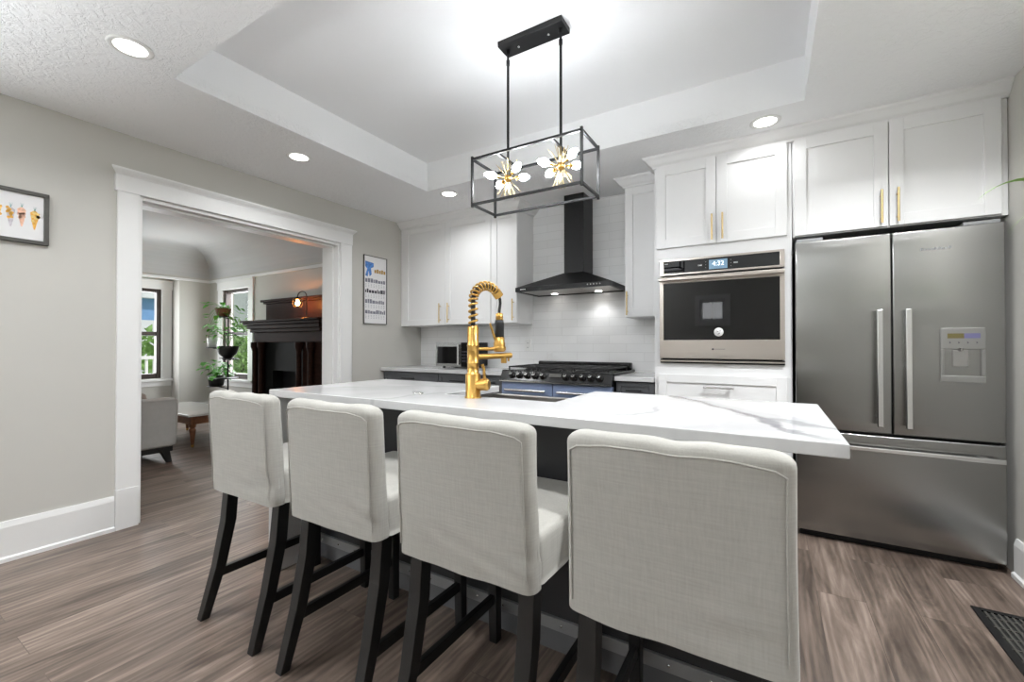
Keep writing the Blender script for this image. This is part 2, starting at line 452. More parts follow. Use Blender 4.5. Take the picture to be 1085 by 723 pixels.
# ------------------------------------------------------------------ dimensions
XL, XR = -3.455, 1.037          # kitchen left and right wall faces
YB, YR = 3.72, -2.80            # kitchen back wall face, rear wall face
XLO = -3.675                    # living-room face of the left wall
ZC, ZT = 2.458, 2.70            # ceiling and tray
TX0, TX1, TY0, TY1 = -2.525, 0.167, 0.952, 2.79
OY0, OY1, OZ = 1.12, 2.622, 2.09   # wide cased opening
LX, LXB, LY = -7.80, -8.05, 3.46   # living room far wall, bay wall, fireplace wall
CZ = 0.905
SWY0, SWY1, SWZ0, SWZ1 = -2.3, -0.7, 0.70, 2.05   # added side windows, unseen behind the camera, for the fill lights

# ------------------------------------------------------------------ structure: kitchen shell
struct(MB().box(-8.4, XR + 0.15, YR - 0.15, YB + 0.15, -0.12, 0.0).build('floor', M['floor']))

mb = MB()
mb.box(XLO - 0.0, TX0, YR, YB, ZC, ZC + 0.06)
mb.box(TX1, XR + 0.1, YR, YB, ZC, ZC + 0.06)
mb.box(TX0, TX1, YR, TY0, ZC, ZC + 0.06)
mb.box(TX0, TX1, TY1, YB, ZC, ZC + 0.06)
ceil = struct(mb.build('ceiling', M['ceiling']))
mb = MB()
e = 0.04
mb.box(TX0 - e, TX0, TY0 - e, TY1 + e, ZC + 0.06, ZT + e)
mb.box(TX1, TX1 + e, TY0 - e, TY1 + e, ZC + 0.06, ZT + e)
mb.box(TX0, TX1, TY0 - e, TY0, ZC + 0.06, ZT + e)
mb.box(TX0, TX1, TY1, TY1 + e, ZC + 0.06, ZT + e)
mb.box(TX0, TX1, TY0, TY1, ZT, ZT + e)
tray = mb.build('tray_recess', M['ceiling_smooth'], ceil)

mb = MB()
mb.box(XLO, XL, YR, SWY0, 0, ZC); mb.box(XLO, XL, SWY1, OY0, 0, ZC); mb.box(XLO, XL, SWY0, SWY1, 0, SWZ0); mb.box(XLO, XL, SWY0, SWY1, SWZ1, ZC); mb.box(XLO, XL, OY1, YB, 0, ZC); mb.box(XLO, XL, OY0, OY1, OZ, ZC)
struct(mb.build('wall_left', M['wall']))
struct(MB().box(XLO, XR + 0.15, YB, YB + 0.15, 0, ZC).build('wall_back', M['wall']))
mb = MB()
mb.box(XR, XR + 0.15, YR, SWY0, 0, ZC); mb.box(XR, XR + 0.15, SWY1, YB, 0, ZC); mb.box(XR, XR + 0.15, SWY0, SWY1, 0, SWZ0); mb.box(XR, XR + 0.15, SWY0, SWY1, SWZ1, ZC)
struct(mb.build('wall_right', M['wall']))
# rear wall behind the camera with one wide window
RX0, RX1, RZ0, RZ1 = -1.16, -0.72, 1.58, 2.0
mb = MB()
mb.box(XLO, RX0, YR - 0.15, YR, 0, ZC); mb.box(RX1, XR + 0.15, YR - 0.15, YR, 0, ZC)
mb.box(RX0, RX1, YR - 0.15, YR, 0, RZ0); mb.box(RX0, RX1, YR - 0.15, YR, RZ1, ZC)
struct(mb.build('wall_rear', M['wall']))

# back-splash tile on the back wall
tile = MB().box(-3.452, -0.702, YB - 0.008, YB - 0.0005, CZ - 0.003, ZC - 0.002).build('wall_backsplash', M['subway'])
struct(tile)

# cased opening trim
def yz_prism(poly_xz, y0, y1): return poly_xz
mb = MB()
fx = XL + 0.022
mb.box(XL, fx, 1.014, OY0 + 0.002, 0.247, 2.09)                       # left casing board
mb.box(XL, fx + 0.006, 1.012, OY0 + 0.004, 0, 0.247)                 # left plinth
mb.box(XL, fx, OY1 - 0.002, 2.742, 0.247, 2.09)
mb.box(XL, fx + 0.006, OY1 - 0.004, 2.744, 0, 0.247)
mb.box(XL, fx + 0.004, 1.002, 2.748, 2.09, 2.192)                    # header board
cas = mb.build('trim_1', M['white_paint'], bevel=0.002); struct(cas)
prof = [(0, 2.192), (0.028, 2.192), (0.032, 2.200), (0.044, 2.212), (0.052, 2.222), (0.052, 2.232), (0, 2.232)]
mb = MB()
def cornice(mbb, prof, x_face, y0, y1, z_add=0.0):
    """a moulding with mitred, returned ends on a wall that faces +x"""
    secs = []
    n = len(prof)
    vs = [(x_face + p[0], y0 - p[0] + 0.026, p[1]) for p in prof] + [(x_face + p[0], y1 + p[0] - 0.026, p[1]) for p in prof]
    fs = [tuple(range(n)), tuple(range(2 * n - 1, n - 1, -1))] + [(i, i + n, (i + 1) % n + n, (i + 1) % n) for i in range(n)]
    mbb.add(vs, fs)
cornice(mb, prof, XL, 1.002, 2.748)
mb.build('cap_moulding', M['white_paint'], cas)
# jamb lining with a stop
mb = MB()
mb.box(XLO - 0.012, XL + 0.001, OY1 - 0.022, OY1 - 0.001, 0, OZ); mb.box(XLO - 0.012, XL + 0.001, OY0 + 0.001, OY0 + 0.022, 0, OZ)
mb.box(XLO - 0.012, XL + 0.001, OY0 + 0.022, OY1 - 0.022, OZ - 0.024, OZ - 0.001)
mb.box(XLO + 0.06, XL - 0.06, OY1 - 0.034, OY1 - 0.022, 0, OZ - 0.024); mb.box(XLO + 0.06, XL - 0.06, OY0 + 0.022, OY0 + 0.034, 0, OZ - 0.024)
mb.box(XLO + 0.06, XL - 0.06, OY0 + 0.034, OY1 - 0.034, OZ - 0.038, OZ - 0.024)
mb.build('jamb_lining', M['white_paint'], cas, bevel=0.002)
mb = MB()
mb.box(XLO - 0.02, XLO, 1.0, OY0, 0, 2.09); mb.box(XLO - 0.02, XLO, OY1, 2.74, 0, 2.09); mb.box(XLO - 0.022, XLO, 1.0, 2.74, 2.09, 2.2)
mb.build('far_casing', M['white_paint'], cas, bevel=0.002)

def baseboard_x(name, xf, sgn, y0, y1, h=0.21):
    poly = [(xf, 0), (xf + sgn * 0.026, 0), (xf + sgn * 0.026, 0.02), (xf + sgn * 0.016, 0.028), (xf + sgn * 0.016, h - 0.03), (xf + sgn * 0.008, h), (xf, h)]
    return struct(MB().prism([(p[0], p[1]) for p in poly], 'y', y0, y1).build(name, M['white_paint']))
baseboard_x('baseboard_left', XL, 1, YR, 1.010)
baseboard_x('baseboard_right', XR, -1, YR, 3.08, 0.19)
def baseboard_y(name, yf, sgn, x0, x1, h=0.21):
    poly = [(yf, 0), (yf + sgn * 0.026, 0), (yf + sgn * 0.026, 0.02), (yf + sgn * 0.016, 0.028), (yf + sgn * 0.016, h - 0.03), (yf + sgn * 0.008, h), (yf, h)]
    return struct(MB().prism(poly, 'x', x0, x1).build(name, M['white_paint']))

# crown mouldings: on tall cabinets, on the upper cabinets left and right of the hood
def crown(name, y_face, x0, x1, ret_left=None, ret_right=None, z0=2.385):
    pr = [(0.0, z0), (0.012, z0), (0.014, z0 + 0.012), (0.030, z0 + 0.022), (0.052, z0 + 0.05), (0.066, z0 + 0.060), (0.070, ZC - 0.0005), (0.0, ZC - 0.0005)]
    mbb = MB(); n = len(pr)
    xl = lambda p: x0 - (p if ret_left else 0); xr = lambda p: x1 + (p if ret_right else 0)
    secs = []
    if ret_left: secs.append([(x0 - p, ret_left, z) for p, z in pr])
    secs.append([(xl(p), y_face - p, z) for p, z in pr]); secs.append([(xr(p), y_face - p, z) for p, z in pr])
    if ret_right: secs.append([(x1 + p, ret_right, z) for p, z in pr])
    mbb.loft(secs)
    return struct(mbb.build(name, M['cab_white']))
crown('trim_2', 3.139, -0.70, XR - 0.001, ret_left=3.66)
crown('trim_3', 3.40, -3.452, -1.984, ret_right=3.708)
crown('trim_4', 3.40, -0.99, -0.702, ret_left=3.708)

# windows of the rear wall (behind the camera): frame, mullions, panes
w = empty_struct('window_3', (RX0 / 2 + RX1 / 2, YR, RZ0))
mb = MB()
for x in (RX0, (RX0 + RX1) / 2 - 0.025, RX1 - 0.05): mb.box(x, x + 0.05, YR - 0.12, YR - 0.02, RZ0, RZ1)
mb.box(RX0, RX1, YR - 0.12, YR - 0.02, RZ0, RZ0 + 0.05); mb.box(RX0, RX1, YR - 0.12, YR - 0.02, RZ1 - 0.05, RZ1)
mb.box(RX0 - 0.09, RX0, YR, YR + 0.02, RZ0 - 0.09, RZ1 + 0.09); mb.box(RX1, RX1 + 0.09, YR, YR + 0.02, RZ0 - 0.09, RZ1 + 0.09)
mb.box(RX0, RX1, YR, YR + 0.02, RZ1, RZ1 + 0.09); mb.box(RX0, RX1, YR, YR + 0.03, RZ0 - 0.09, RZ0)
mb.build('frame', M['white_paint'], w, 0.003)
MB().box(RX0 + 0.05, RX1 - 0.05, YR - 0.075, YR - 0.069, RZ0 + 0.05, RZ1 - 0.05).build('pane', M['glass'], w)

for nm, xa, xb, sg in (('added_window_4', XLO, XL, 1), ('added_window_5', XR + 0.15, XR, -1)):  # pair of added windows out of view, made for the upward fill
    w = empty_struct(nm, (xb, (SWY0 + SWY1) / 2, SWZ0))
    mb = MB(); xm = (xa + xb) / 2
    for y in (SWY0, (SWY0 + SWY1) / 2 - 0.025, SWY1 - 0.05): mb.box(xm - 0.03, xm + 0.03, y, y + 0.05, SWZ0, SWZ1)
    mb.box(xm - 0.03, xm + 0.03, SWY0, SWY1, SWZ0, SWZ0 + 0.05); mb.box(xm - 0.03, xm + 0.03, SWY0, SWY1, SWZ1 - 0.05, SWZ1)
    mb.box(xb, xb + sg * 0.02, SWY0 - 0.09, SWY0, SWZ0 - 0.09, SWZ1 + 0.09); mb.box(xb, xb + sg * 0.02, SWY1, SWY1 + 0.09, SWZ0 - 0.09, SWZ1 + 0.09)
    mb.box(xb, xb + sg * 0.02, SWY0, SWY1, SWZ1, SWZ1 + 0.09); mb.box(xb, xb + sg * 0.03, SWY0, SWY1, SWZ0 - 0.09, SWZ0)
    mb.build('frame', M['white_paint'], w, 0.003)
    MB().box(xm - 0.003, xm + 0.003, SWY0 + 0.05, SWY1 - 0.05, SWZ0 + 0.05, SWZ1 - 0.05).build('pane', M['glass'], w)

# ------------------------------------------------------------------ structure: living room beyond the opening
LZ = 2.13   # picture rail height
mb = MB()   # far wall: window bay set back, pier in front
BY0, BY1 = 1.90, 2.90; WZ0, WZ1 = 0.62, 1.99
mb.box(LX - 0.40, LX, 3.04, LY + 0.1, 0, 2.75)
mb.box(LX - 0.40, LX, YR, 0.9, 0, 2.75)
mb.box(LXB - 0.15, LXB, 0.9, BY0, 0, LZ + 0.03); mb.box(LXB - 0.15, LXB, BY1, 3.04, 0, LZ + 0.03)
mb.box(LXB - 0.15, LXB, BY0, BY1, 0, WZ0); mb.box(LXB - 0.15, LXB, BY0, BY1, WZ1, LZ + 0.03)
mb.box(LX - 0.40, LX, 0.9, 3.04, LZ + 0.03, 2.75)
struct(mb.build('wall_far', M['wall']))
FX0, FX1 = -7.37, -6.62
mb = MB()
mb.box(LX - 0.4, FX0, LY, LY + 0.15, 0, 2.75); mb.box(FX1, XLO, LY, LY + 0.15, 0, 2.75)
mb.box(FX0, FX1, LY, LY + 0.15, 0, WZ0); mb.box(FX0, FX1, LY, LY + 0.15, WZ1, 2.75)
struct(mb.build('wall_fireplace', M['wall']))
mb = MB(); NX0, NX1, NZ0, NZ1 = -6.6, -4.6, 0.62, 2.1
mb.box(LX - 0.4, NX0, YR - 0.15, YR, 0, 2.75); mb.box(NX1, XLO, YR - 0.15, YR, 0, 2.75); mb.box(NX0, NX1, YR - 0.15, YR, 0, NZ0); mb.box(NX0, NX1, YR - 0.15, YR, NZ1, 2.75)
struct(mb.build('wall_near', M['wall']))
w = empty_struct('added_window_6', (-5.6, YR, NZ0)); mb = MB()  # added unseen window that goes with the living room fill light
for x in (NX0, -5.625, NX1 - 0.05): mb.box(x, x + 0.05, YR - 0.12, YR - 0.03, NZ0, NZ1)
mb.box(NX0, NX1, YR - 0.12, YR - 0.03, NZ0, NZ0 + 0.06); mb.box(NX0, NX1, YR - 0.12, YR - 0.03, NZ1 - 0.05, NZ1)
mb.build('sash', M['dark_sash'], w, 0.003)
MB().box(NX0 + 0.05, NX1 - 0.05, YR - 0.08, YR - 0.074, NZ0 + 0.06, NZ1 - 0.05).build('pane', M['glass'], w)
# coved ceiling
mb = MB()
rc = 0.42
arc = [(rc * (1 - math.sin(a)), rc * (1 - math.cos(a))) for a in [math.pi / 2 * i / 10 for i in range(11)]]
# arc: distance from wall, drop below ceiling
LCZ = 2.62
arc = [(0.0, LCZ - rc)] + [(rc - rc * math.cos(math.pi / 2 * i / 10), LCZ - rc + rc * math.sin(math.pi / 2 * i / 10)) for i in range(1, 11)]
secs = []
# sweep the cove: along far wall, round the inner corner, along the fireplace wall
n = len(arc)
rows = [[(LX + d, YR, z) for d, z in arc], [(LX + d, LY - d, z) for d, z in arc], [(XLO, LY - d, z) for d, z in arc]]
vs = [p for q in rows for p in q]
fs = [(i * n + k, i * n + k + 1, (i + 1) * n + k + 1, (i + 1) * n + k) for i in range(2) for k in range(n - 1)]
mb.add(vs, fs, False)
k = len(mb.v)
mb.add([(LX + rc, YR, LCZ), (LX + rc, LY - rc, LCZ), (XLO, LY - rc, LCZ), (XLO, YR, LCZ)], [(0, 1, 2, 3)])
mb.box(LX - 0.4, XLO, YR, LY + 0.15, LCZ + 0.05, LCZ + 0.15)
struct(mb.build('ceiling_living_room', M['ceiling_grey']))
mb = MB()
mb.box(LX, LX + 0.025, YR, LY, LZ, LZ + 0.04); mb.box(LX + 0.025, XLO, LY - 0.025, LY, LZ, LZ + 0.04)
struct(mb.build('trim_5', M['white_paint'], bevel=0.004))
baseboard_y('baseboard_fireplace', LY, -1, LX, XLO, 0.22)
baseboard_x('baseboard_far', LX, 1, 3.04, LY - 0.03, 0.22)

def sash_window(name, axis, face, a0, a1, z0, z1, label_loc):
    """double-hung dark sash in a white casing. axis 'x': wall facing +x (a along y); 'y': wall facing -y (a along x)"""
    w = empty_struct(name, label_loc)
    def bx(mbb, a, b, d0, d1, za, zb):
        if axis == 'x': mbb.box(face + d0, face + d1, a, b, za, zb)
        else: mbb.box(a, b, face - d0, face - d1, za, zb)
    cw = 0.13
    mbb = MB()
    bx(mbb, a0 - cw, a0, 0, 0.022, z0 - 0.02, LZ); bx(mbb, a1, a1 + cw, 0, 0.022, z0 - 0.02, LZ)
    bx(mbb, a0 - cw - 0.01, a1 + cw + 0.01, 0, 0.028, z1, z1 + 0.12)
    bx(mbb, a0 - cw - 0.02, a1 + cw + 0.02, 0.0, 0.04, z1 + 0.12, LZ)
    bx(mbb, a0 - cw, a1 + cw, 0, 0.02, z0 - 0.12, z0 - 0.045)
    mbb.build('casing', M['white_paint'], w, 0.003)
    mbb = MB(); bx(mbb, a0 - cw - 0.03, a1 + cw + 0.03, -0.02, 0.06, z0 - 0.045, z0 - 0.01); mbb.build('sill', M['white_paint'], w, 0.004)
    mbb = MB()
    fwd, zm = 0.055, (z0 + z1) / 2
    bx(mbb, a0, a0 + fwd, -0.09, -0.01, z0, z1); bx(mbb, a1 - fwd, a1, -0.09, -0.01, z0, z1)
    bx(mbb, a0 + fwd, a1 - fwd, -0.09, -0.02, z0, z0 + 0.075); bx(mbb, a0 + fwd, a1 - fwd, -0.09, -0.02, z1 - 0.05, z1)
    bx(mbb, a0 + fwd, a1 - fwd, -0.085, -0.025, zm - 0.03, zm + 0.03)
    mbb.build('sash', M['dark_sash'], w, 0.003)
    mbb = MB(); bx(mbb, a0 + fwd - 0.005, a1 - fwd + 0.005, -0.06, -0.055, z0 + 0.07, z1 - 0.045); mbb.build('pane', M['glass'], w)
    return w
sash_window('window_1', 'x', LXB, BY0, BY1, WZ0, WZ1, (LXB, 2.4, WZ0))
sash_window('window_2', 'y', LY, FX0, FX1, WZ0, WZ1, (-7.0, LY, WZ0))

# ------------------------------------------------------------------ outside
struct(MB().box(-60, 30, -40, 60, -0.85, -0.75).build('ground', M['grass']))
struct(MB().box(-26, -9, 6.2, 9.2, -0.749, -0.72).build('driveway', M['concrete']))
struct(MB().box(-10.3, -8.25, -2.8, 6.0, -0.75, 0.22).build('porch_deck', M['concrete']))
po = MB(); po.box(-10.25, -10.05, 2.66, 2.86, 0.22, 2.6); po.box(-10.29, -10.01, 2.62, 2.90, 0.22, 0.4); po.box(-10.29, -10.01, 2.62, 2.90, 2.45, 2.6)
tag(po.build('porch_column', M['white_paint'], bevel=0.01), 'square white porch column outside the left living room window', 'column')
pr_ = thing('porch_railing', 'white porch railing with thin upright balusters outside the left window', 'railing', (-10.15, 3.6, 0.22))
MB().box(-10.2, -10.1, 2.87, 4.40, 0.86, 0.92).build('top_rail', M['white_paint'], pr_)
MB().box(-10.19, -10.11, 2.87, 4.40, 0.30, 0.35).build('bottom_rail', M['white_paint'], pr_)
bal = None
for i in range(12):
    y = 2.95 + i * 0.12
    if bal is None: bal = MB().box(-10.17, -10.13, y - 0.02, y + 0.02, 0.22, 0.86).build('baluster', M['white_paint'], pr_); by = y
    else:
        c = bal.copy(); C.objects.link(c); c.location = (0, y - by, 0)
h1 = thing('neighbour_house', 'blue sided house with a pale lower storey seen through the left window', 'house', (-24, 8.5, -0.75))
MB().box(-27, -21, 4, 8.8, -0.75, 2.1).build('ground_storey', M['siding_grey'], h1)
MB().box(-27, -21, 4, 8.8, 2.1, 2.95).build('upper_storey', M['siding_blue'], h1)
MB().prism([(3.7, 2.95), (9.1, 2.95), (9.1, 3.25), (6.4, 5.4), (3.7, 3.25)], 'x', -27.4, -20.6).build('roof', M['siding_grey'], h1)
h2 = thing('grey_house', 'grey sided house standing across the lawn behind the fireplace-side window', 'house', (-21, 18, -0.75))
MB().box(-36, -12, 16, 22, -0.75, 6.4).build('siding_wall', M['siding_grey'], h2)
MB().prism([(15.6, 6.4), (22.4, 6.4), (19, 9.2)], 'x', -36.4, -11.6).build('roof', M['frame_grey'], h2)
def leaf_cloud(mbb, c, rx, ry, rz, n, size, rnd):
    for _ in range(n):
        while True:
            p = Vector((rnd.uniform(-1, 1), rnd.uniform(-1, 1), rnd.uniform(-1, 1)))
            if 0.3 < p.length < 1: break
        q = Vector(c) + Vector((p.x * rx, p.y * ry, p.z * rz))
        a = Vector((rnd.gauss(0, 1), rnd.gauss(0, 1), rnd.gauss(0, 1))).normalized(); b = a.orthogonal().normalized(); s_ = size * rnd.uniform(0.6, 1.2)
        mbb.add([q - a * s_, q + b * s_ * 0.5, q + a * s_, q - b * s_ * 0.5], [(0, 1, 2, 3)])
rnd = random.Random(7)
for (x, y, z, r, lab) in ((-22, 11.2, 0.5, 1.4, 'rounded green shrub beside the driveway, seen through the fireplace-side window'), (-24.5, 13.2, 0.9, 1.8, 'taller green shrub left of the driveway, seen behind the plant stand'), (-15.5, 4.75, 0.45, 1.3, 'green bush beyond the porch railing outside the left window')):
    sh = thing('shrub', lab, 'shrub', (x, y, -0.75))
    mbb = MB(); leaf_cloud(mbb, (x, y, z), r, r, r, 900, 0.16, rnd); mbb.build('foliage', M['shrub'], sh)
    MB().cyl((x, y, -0.75), (x, y, z), 0.08, 0.04, 8).build('stem', M['dark_wood'], sh)

# ------------------------------------------------------------------ cabinets
def shaker(mbb, x0, x1, yf, z0, z1, rail=0.062, th=0.02):
    mbb.box(x0, x0 + rail, yf, yf + th, z0, z1); mbb.box(x1 - rail, x1, yf, yf + th, z0, z1)
    mbb.box(x0 + rail, x1 - rail, yf, yf + th, z0, z0 + rail); mbb.box(x0 + rail, x1 - rail, yf, yf + th, z1 - rail, z1)
    mbb.box(x0 + rail - 0.002, x1 - rail + 0.002, yf + 0.011, yf + th, z0 + rail - 0.002, z1 - rail + 0.002)
    return mbb
def pull_v(x, yf, z0, z1, parent, m):
    mbb = MB(); mbb.cyl((x, yf - 0.03, z0), (x, yf - 0.03, z1), 0.006, seg=12)
    for z in (z0 + 0.03, z1 - 0.03): mbb.cyl((x, yf - 0.03, z), (x, yf, z), 0.0045, seg=10)
    return mbb.build('handle', m, parent)
def pull_h(x0, x1, yf, z, parent, m, r=0.006):
    mbb = MB(); mbb.cyl((x0, yf - 0.03, z), (x1, yf - 0.03, z), r, seg=12)
    for x in (x0 + 0.02, x1 - 0.02): mbb.cyl((x, yf - 0.03, z), (x, yf, z), r * 0.75, seg=10)
    return mbb.build('handle', m, parent)
def door(parent, x0, x1, yf, z0, z1, hx=None, hz=None, m='cab_white', hm='pale_brass', rail=0.062, name='door'):
    d = shaker(MB(), x0, x1, yf, z0, z1, rail).build(name, M[m], parent, 0.0015)
    if hx is not None: pull_v(hx, yf, hz[0], hz[1], d, M[hm])
    return d

# upper cabinets, left of the hood
UZ0, UZ1 = 1.338, 2.392
c1 = thing('upper_cabinet', 'white two door wall cabinet in the corner above the microwave', 'cabinet', (-2.86, 3.56, UZ0))
MB().box(-3.452, -2.277, 3.422, 3.71, UZ0, UZ1).build('carcass', M['cab_white'], c1, 0.001)
MB().box(-3.452, -3.416, 3.402, 3.422, UZ0, UZ1).build('filler', M['cab_white'], c1)
door(c1, -3.413, -2.836, 3.40, UZ0 + 0.003, UZ1 - 0.004, -2.892, (1.362, 1.56))
door(c1, -2.832, -2.279, 3.40, UZ0 + 0.003, UZ1 - 0.004, -2.782, (1.362, 1.56))
c2 = thing('upper_cabinet', 'narrow white wall cabinet directly left of the black range hood', 'cabinet', (-2.13, 3.56, UZ0))
MB().box(-2.274, -1.986, 3.422, 3.71, UZ0, UZ1).build('carcass', M['cab_white'], c2, 0.001)
door(c2, -2.272, -1.988, 3.40, UZ0 + 0.003, UZ1 - 0.004, -2.022, (1.362, 1.56))
c3 = thing('upper_cabinet', 'narrow white wall cabinet right of the range hood, beside the wall oven cabinet', 'cabinet', (-0.85, 3.56, 1.355))
MB().box(-0.99, -0.704, 3.422, 3.71, 1.355, UZ1).build('carcass', M['cab_white'], c3, 0.001)
door(c3, -0.988, -0.706, 3.40, 1.358, UZ1 - 0.004, -0.968, (1.372, 1.56))

# tall oven cabinet with an opening for the oven
YF = 3.139
OX0, OX1, OZ0, OZ1 = -0.66, 0.080, 1.005, 1.728
t1 = thing('oven_cabinet', 'tall white cabinet unit built around the wall oven', 'cabinet', (-0.29, 3.42, 0))
mb = MB()
mb.box(-0.70, OX0 + 0.006, YF + 0.004, YB - 0.012, 0.1, 2.392); mb.box(OX1 - 0.006, 0.118, YF + 0.004, YB - 0.012, 0.1, 2.392)
mb.box(OX0 + 0.006, OX1 - 0.006, YF + 0.004, YB - 0.012, 0.1, OZ0 + 0.008); mb.box(OX0 + 0.006, OX1 - 0.006, YF + 0.004, YB - 0.012, OZ1 - 0.008, 2.392)
mb.box(OX0 + 0.006, OX1 - 0.006, YB - 0.05, YB - 0.012, OZ0 + 0.008, OZ1 - 0.008)
mb.box(-0.66, 0.08, YF + 0.06, YB - 0.05, 0.0, 0.1)
mb.build('carcass', M['cab_white'], t1)
door(t1, -0.684, -0.302, YF - 0.018, 1.812, 2.384, -0.325, (1.83, 2.0))
door(t1, -0.298, 0.094, YF - 0.018, 1.812, 2.384, -0.262, (1.83, 2.0))
dr = shaker(MB(), -0.672, 0.088, YF - 0.018, 0.70, 0.935, 0.055).build('drawer', M['cab_white'], t1, 0.0015)
pull_h(-0.38, -0.20, YF - 0.018, 0.856, dr, M['chrome'])
dr = shaker(MB(), -0.672, 0.088, YF - 0.018, 0.13, 0.69, 0.055).build('drawer', M['cab_white'], t1, 0.0015)
pull_h(-0.38, -0.20, YF - 0.018, 0.56, dr, M['chrome'])

# cabinet over the refrigerator and its side panel
t2 = thing('fridge_cabinet', 'white two door cabinet bridging over the stainless refrigerator', 'cabinet', (0.58, 3.42, 1.79))
MB().box(0.122, 1.034, YF + 0.004, YB - 0.012, 1.795, 2.392).build('carcass', M['cab_white'], t2)
door(t2, 0.130, 0.568, YF - 0.018, 1.80, 2.384, 0.536, (1.815, 2.0))
door(t2, 0.573, 1.006, YF - 0.018, 1.80, 2.384, 0.606, (1.815, 2.0))

# wall oven
ov = thing('wall_oven', 'stainless built-in wall oven with black glass door and clock display', 'oven', (-0.29, 3.3, OZ0))
MB().box(OX0 + 0.012, OX1 - 0.012, YF + 0.002, YB - 0.07, OZ0 + 0.012, OZ1 - 0.012).build('body', M['black_metal'], ov)
yo = YF - 0.022
mb = MB(); px0, px1, pz0, pz1 = OX0, OX1, 1.618, OZ1
mb.box(px0, px1, yo, YF + 0.003, pz1 - 0.014, pz1); mb.box(px0, px1, yo, YF + 0.003, pz0, pz0 + 0.014)
mb.box(px0, px0 + 0.026, yo, YF + 0.003, pz0 + 0.014, pz1 - 0.014); mb.box(px1 - 0.026, px1, yo, YF + 0.003, pz0 + 0.014, pz1 - 0.014)
cf = mb.build('control_frame', M['steel_warm'], ov, 0.002)
cp = MB().box(px0 + 0.026, px1 - 0.026, yo + 0.003, YF + 0.003, pz0 + 0.014, pz1 - 0.014).build('control_panel', M['black_glass'], ov)
MB().box(-0.345, -0.235, yo + 0.0015, yo + 0.003, 1.640, 1.702).build('display', M['display'], cp)
text_mb('4:32', 0.042, -0.29, yo + 0.0008, 1.674, 0.0012).build('clock_digits', M['digits'], cp)
mb = MB()
for x in (-0.40, -0.187): mb.box(x - 0.012, x + 0.012, yo + 0.002, yo + 0.003, 1.667, 1.676)
for x in (-0.365, -0.215):
    for z in (1.652, 1.672, 1.692): mb.box(x - 0.002, x + 0.002, yo + 0.002, yo + 0.003, z - 0.002, z + 0.002)
mb.box(-0.628, -0.605, yo + 0.002, yo + 0.003, 1.697, 1.702)
mb.build('panel_print', M['alu'], cp)
od = MB(); dz0, dz1 = 1.045, 1.606; yd = YF - 0.034
gx0, gx1, gz0, gz1 = OX0 + 0.026, OX1 - 0.026, 1.170, 1.560
od.box(OX0, OX1, yd, YF + 0.002, gz1, dz1); od.box(OX0, OX1, yd, YF + 0.002, dz0, gz0)
od.box(OX0, gx0, yd, YF + 0.002, gz0, gz1); od.box(gx1, OX1, yd, YF + 0.002, gz0, gz1)
od = od.build('oven_door', M['steel_warm'], ov, 0.002)
MB().box(gx0, gx1, yd + 0.003, YF, gz0, gz1).build('door_glass', M['black_glass'], od)
mb = MB(); mb.box(OX0 + 0.002, OX1 - 0.002, yd - 0.055, yd - 0.030, 1.572, 1.596)
mb.box(OX0 + 0.03, OX0 + 0.06, yd - 0.035, yd, 1.574, 1.594); mb.box(OX1 - 0.06, OX1 - 0.03, yd - 0.035, yd, 1.574, 1.594)
mb.build('handle', M['steel_warm'], od, 0.006, 3)
MB().lathe((-0.287, yd + 0.003, 1.222), [(0.0, 0.0015), (0.028, 0.0015), (0.0285, 0)], 28, (0, -1, 0)).build('round_sticker', M['paper'], od)
mb = MB()
for a, b, c_, d in ((-0.298, -0.289, 1.223, 1.226), (-0.288, -0.278, 1.212, 1.216), (-0.296, -0.284, 1.207, 1.210), (-0.303, -0.297, 1.232, 1.234), (-0.282, -0.274, 1.228, 1.231)): mb.box(a, b, yd + 0.0008, yd + 0.0016, c_, d)
mb.build('sticker_print', M['ink'], od)
mb = MB(); mb.box(-0.325, -0.25, yd - 0.001, yd, 1.1085, 1.1105); mb.lathe((-0.322, yd, 1.1095), [(0, 0.0012), (0.006, 0.0012), (0.006, 0)], 14, (0, -1, 0))
mb.build('badge', M['ink'], od)
MB().box(OX0, OX1, YF - 0.012, YF + 0.003, 1.012, 1.040).build('vent_strip', M['black_metal'], ov)
MB().box(OX0, OX1, YF - 0.03, YF + 0.003, 1.022, 1.032).build('bottom_trim', M['steel_warm'], ov)

# ------------------------------------------------------------------ refrigerator
fr = thing('refrigerator', 'stainless french door refrigerator with bottom freezer drawer and water dispenser', 'refrigerator', (0.57, 3.4, 0))
FX0_, FX1_, FYF = 0.133, 1.003, 3.085
MB().box(FX0_ + 0.004, FX1_ - 0.004, FYF + 0.052, 3.69, 0.03, 1.735).build('cabinet_body', M['black_metal'], fr)
def fdoor(x0, x1, z0, z1, name):
    """slightly bowed stainless door"""
    def fn(p):
        return (p.x, p.y - 0.006 * (1 - (2 * p.z / (z1 - z0)) ** 2) , p.z)
    return MB().rbox(((x0 + x1) / 2, FYF + 0.024, (z0 + z1) / 2), (x1 - x0, 0.048, z1 - z0), 0.007, (2, 1, 16), fn).build(name, M['steel'], fr)
dl = fdoor(FX0_, 0.5705, 0.648, 1.752, 'door'); dr_ = fdoor(0.5755, FX1_, 0.648, 1.752, 'door')
fz = fdoor(FX0_, FX1_, 0.045, 0.634, 'freezer_drawer')
for x, d in ((0.514, dl), (0.632, dr_)):
    mb = MB(); mb.box(x - 0.013, x + 0.013, FYF - 0.058, FYF - 0.040, 0.69, 1.33)
    for z in (0.74, 1.28): mb.cyl((x, FYF - 0.045, z), (x, FYF + 0.004, z), 0.009, seg=10)
    mb.build('handle', M['chrome'], d, 0.004)
mb = MB(); mb.box(0.165, 0.985, FYF - 0.056, FYF - 0.040, 0.552, 0.576)
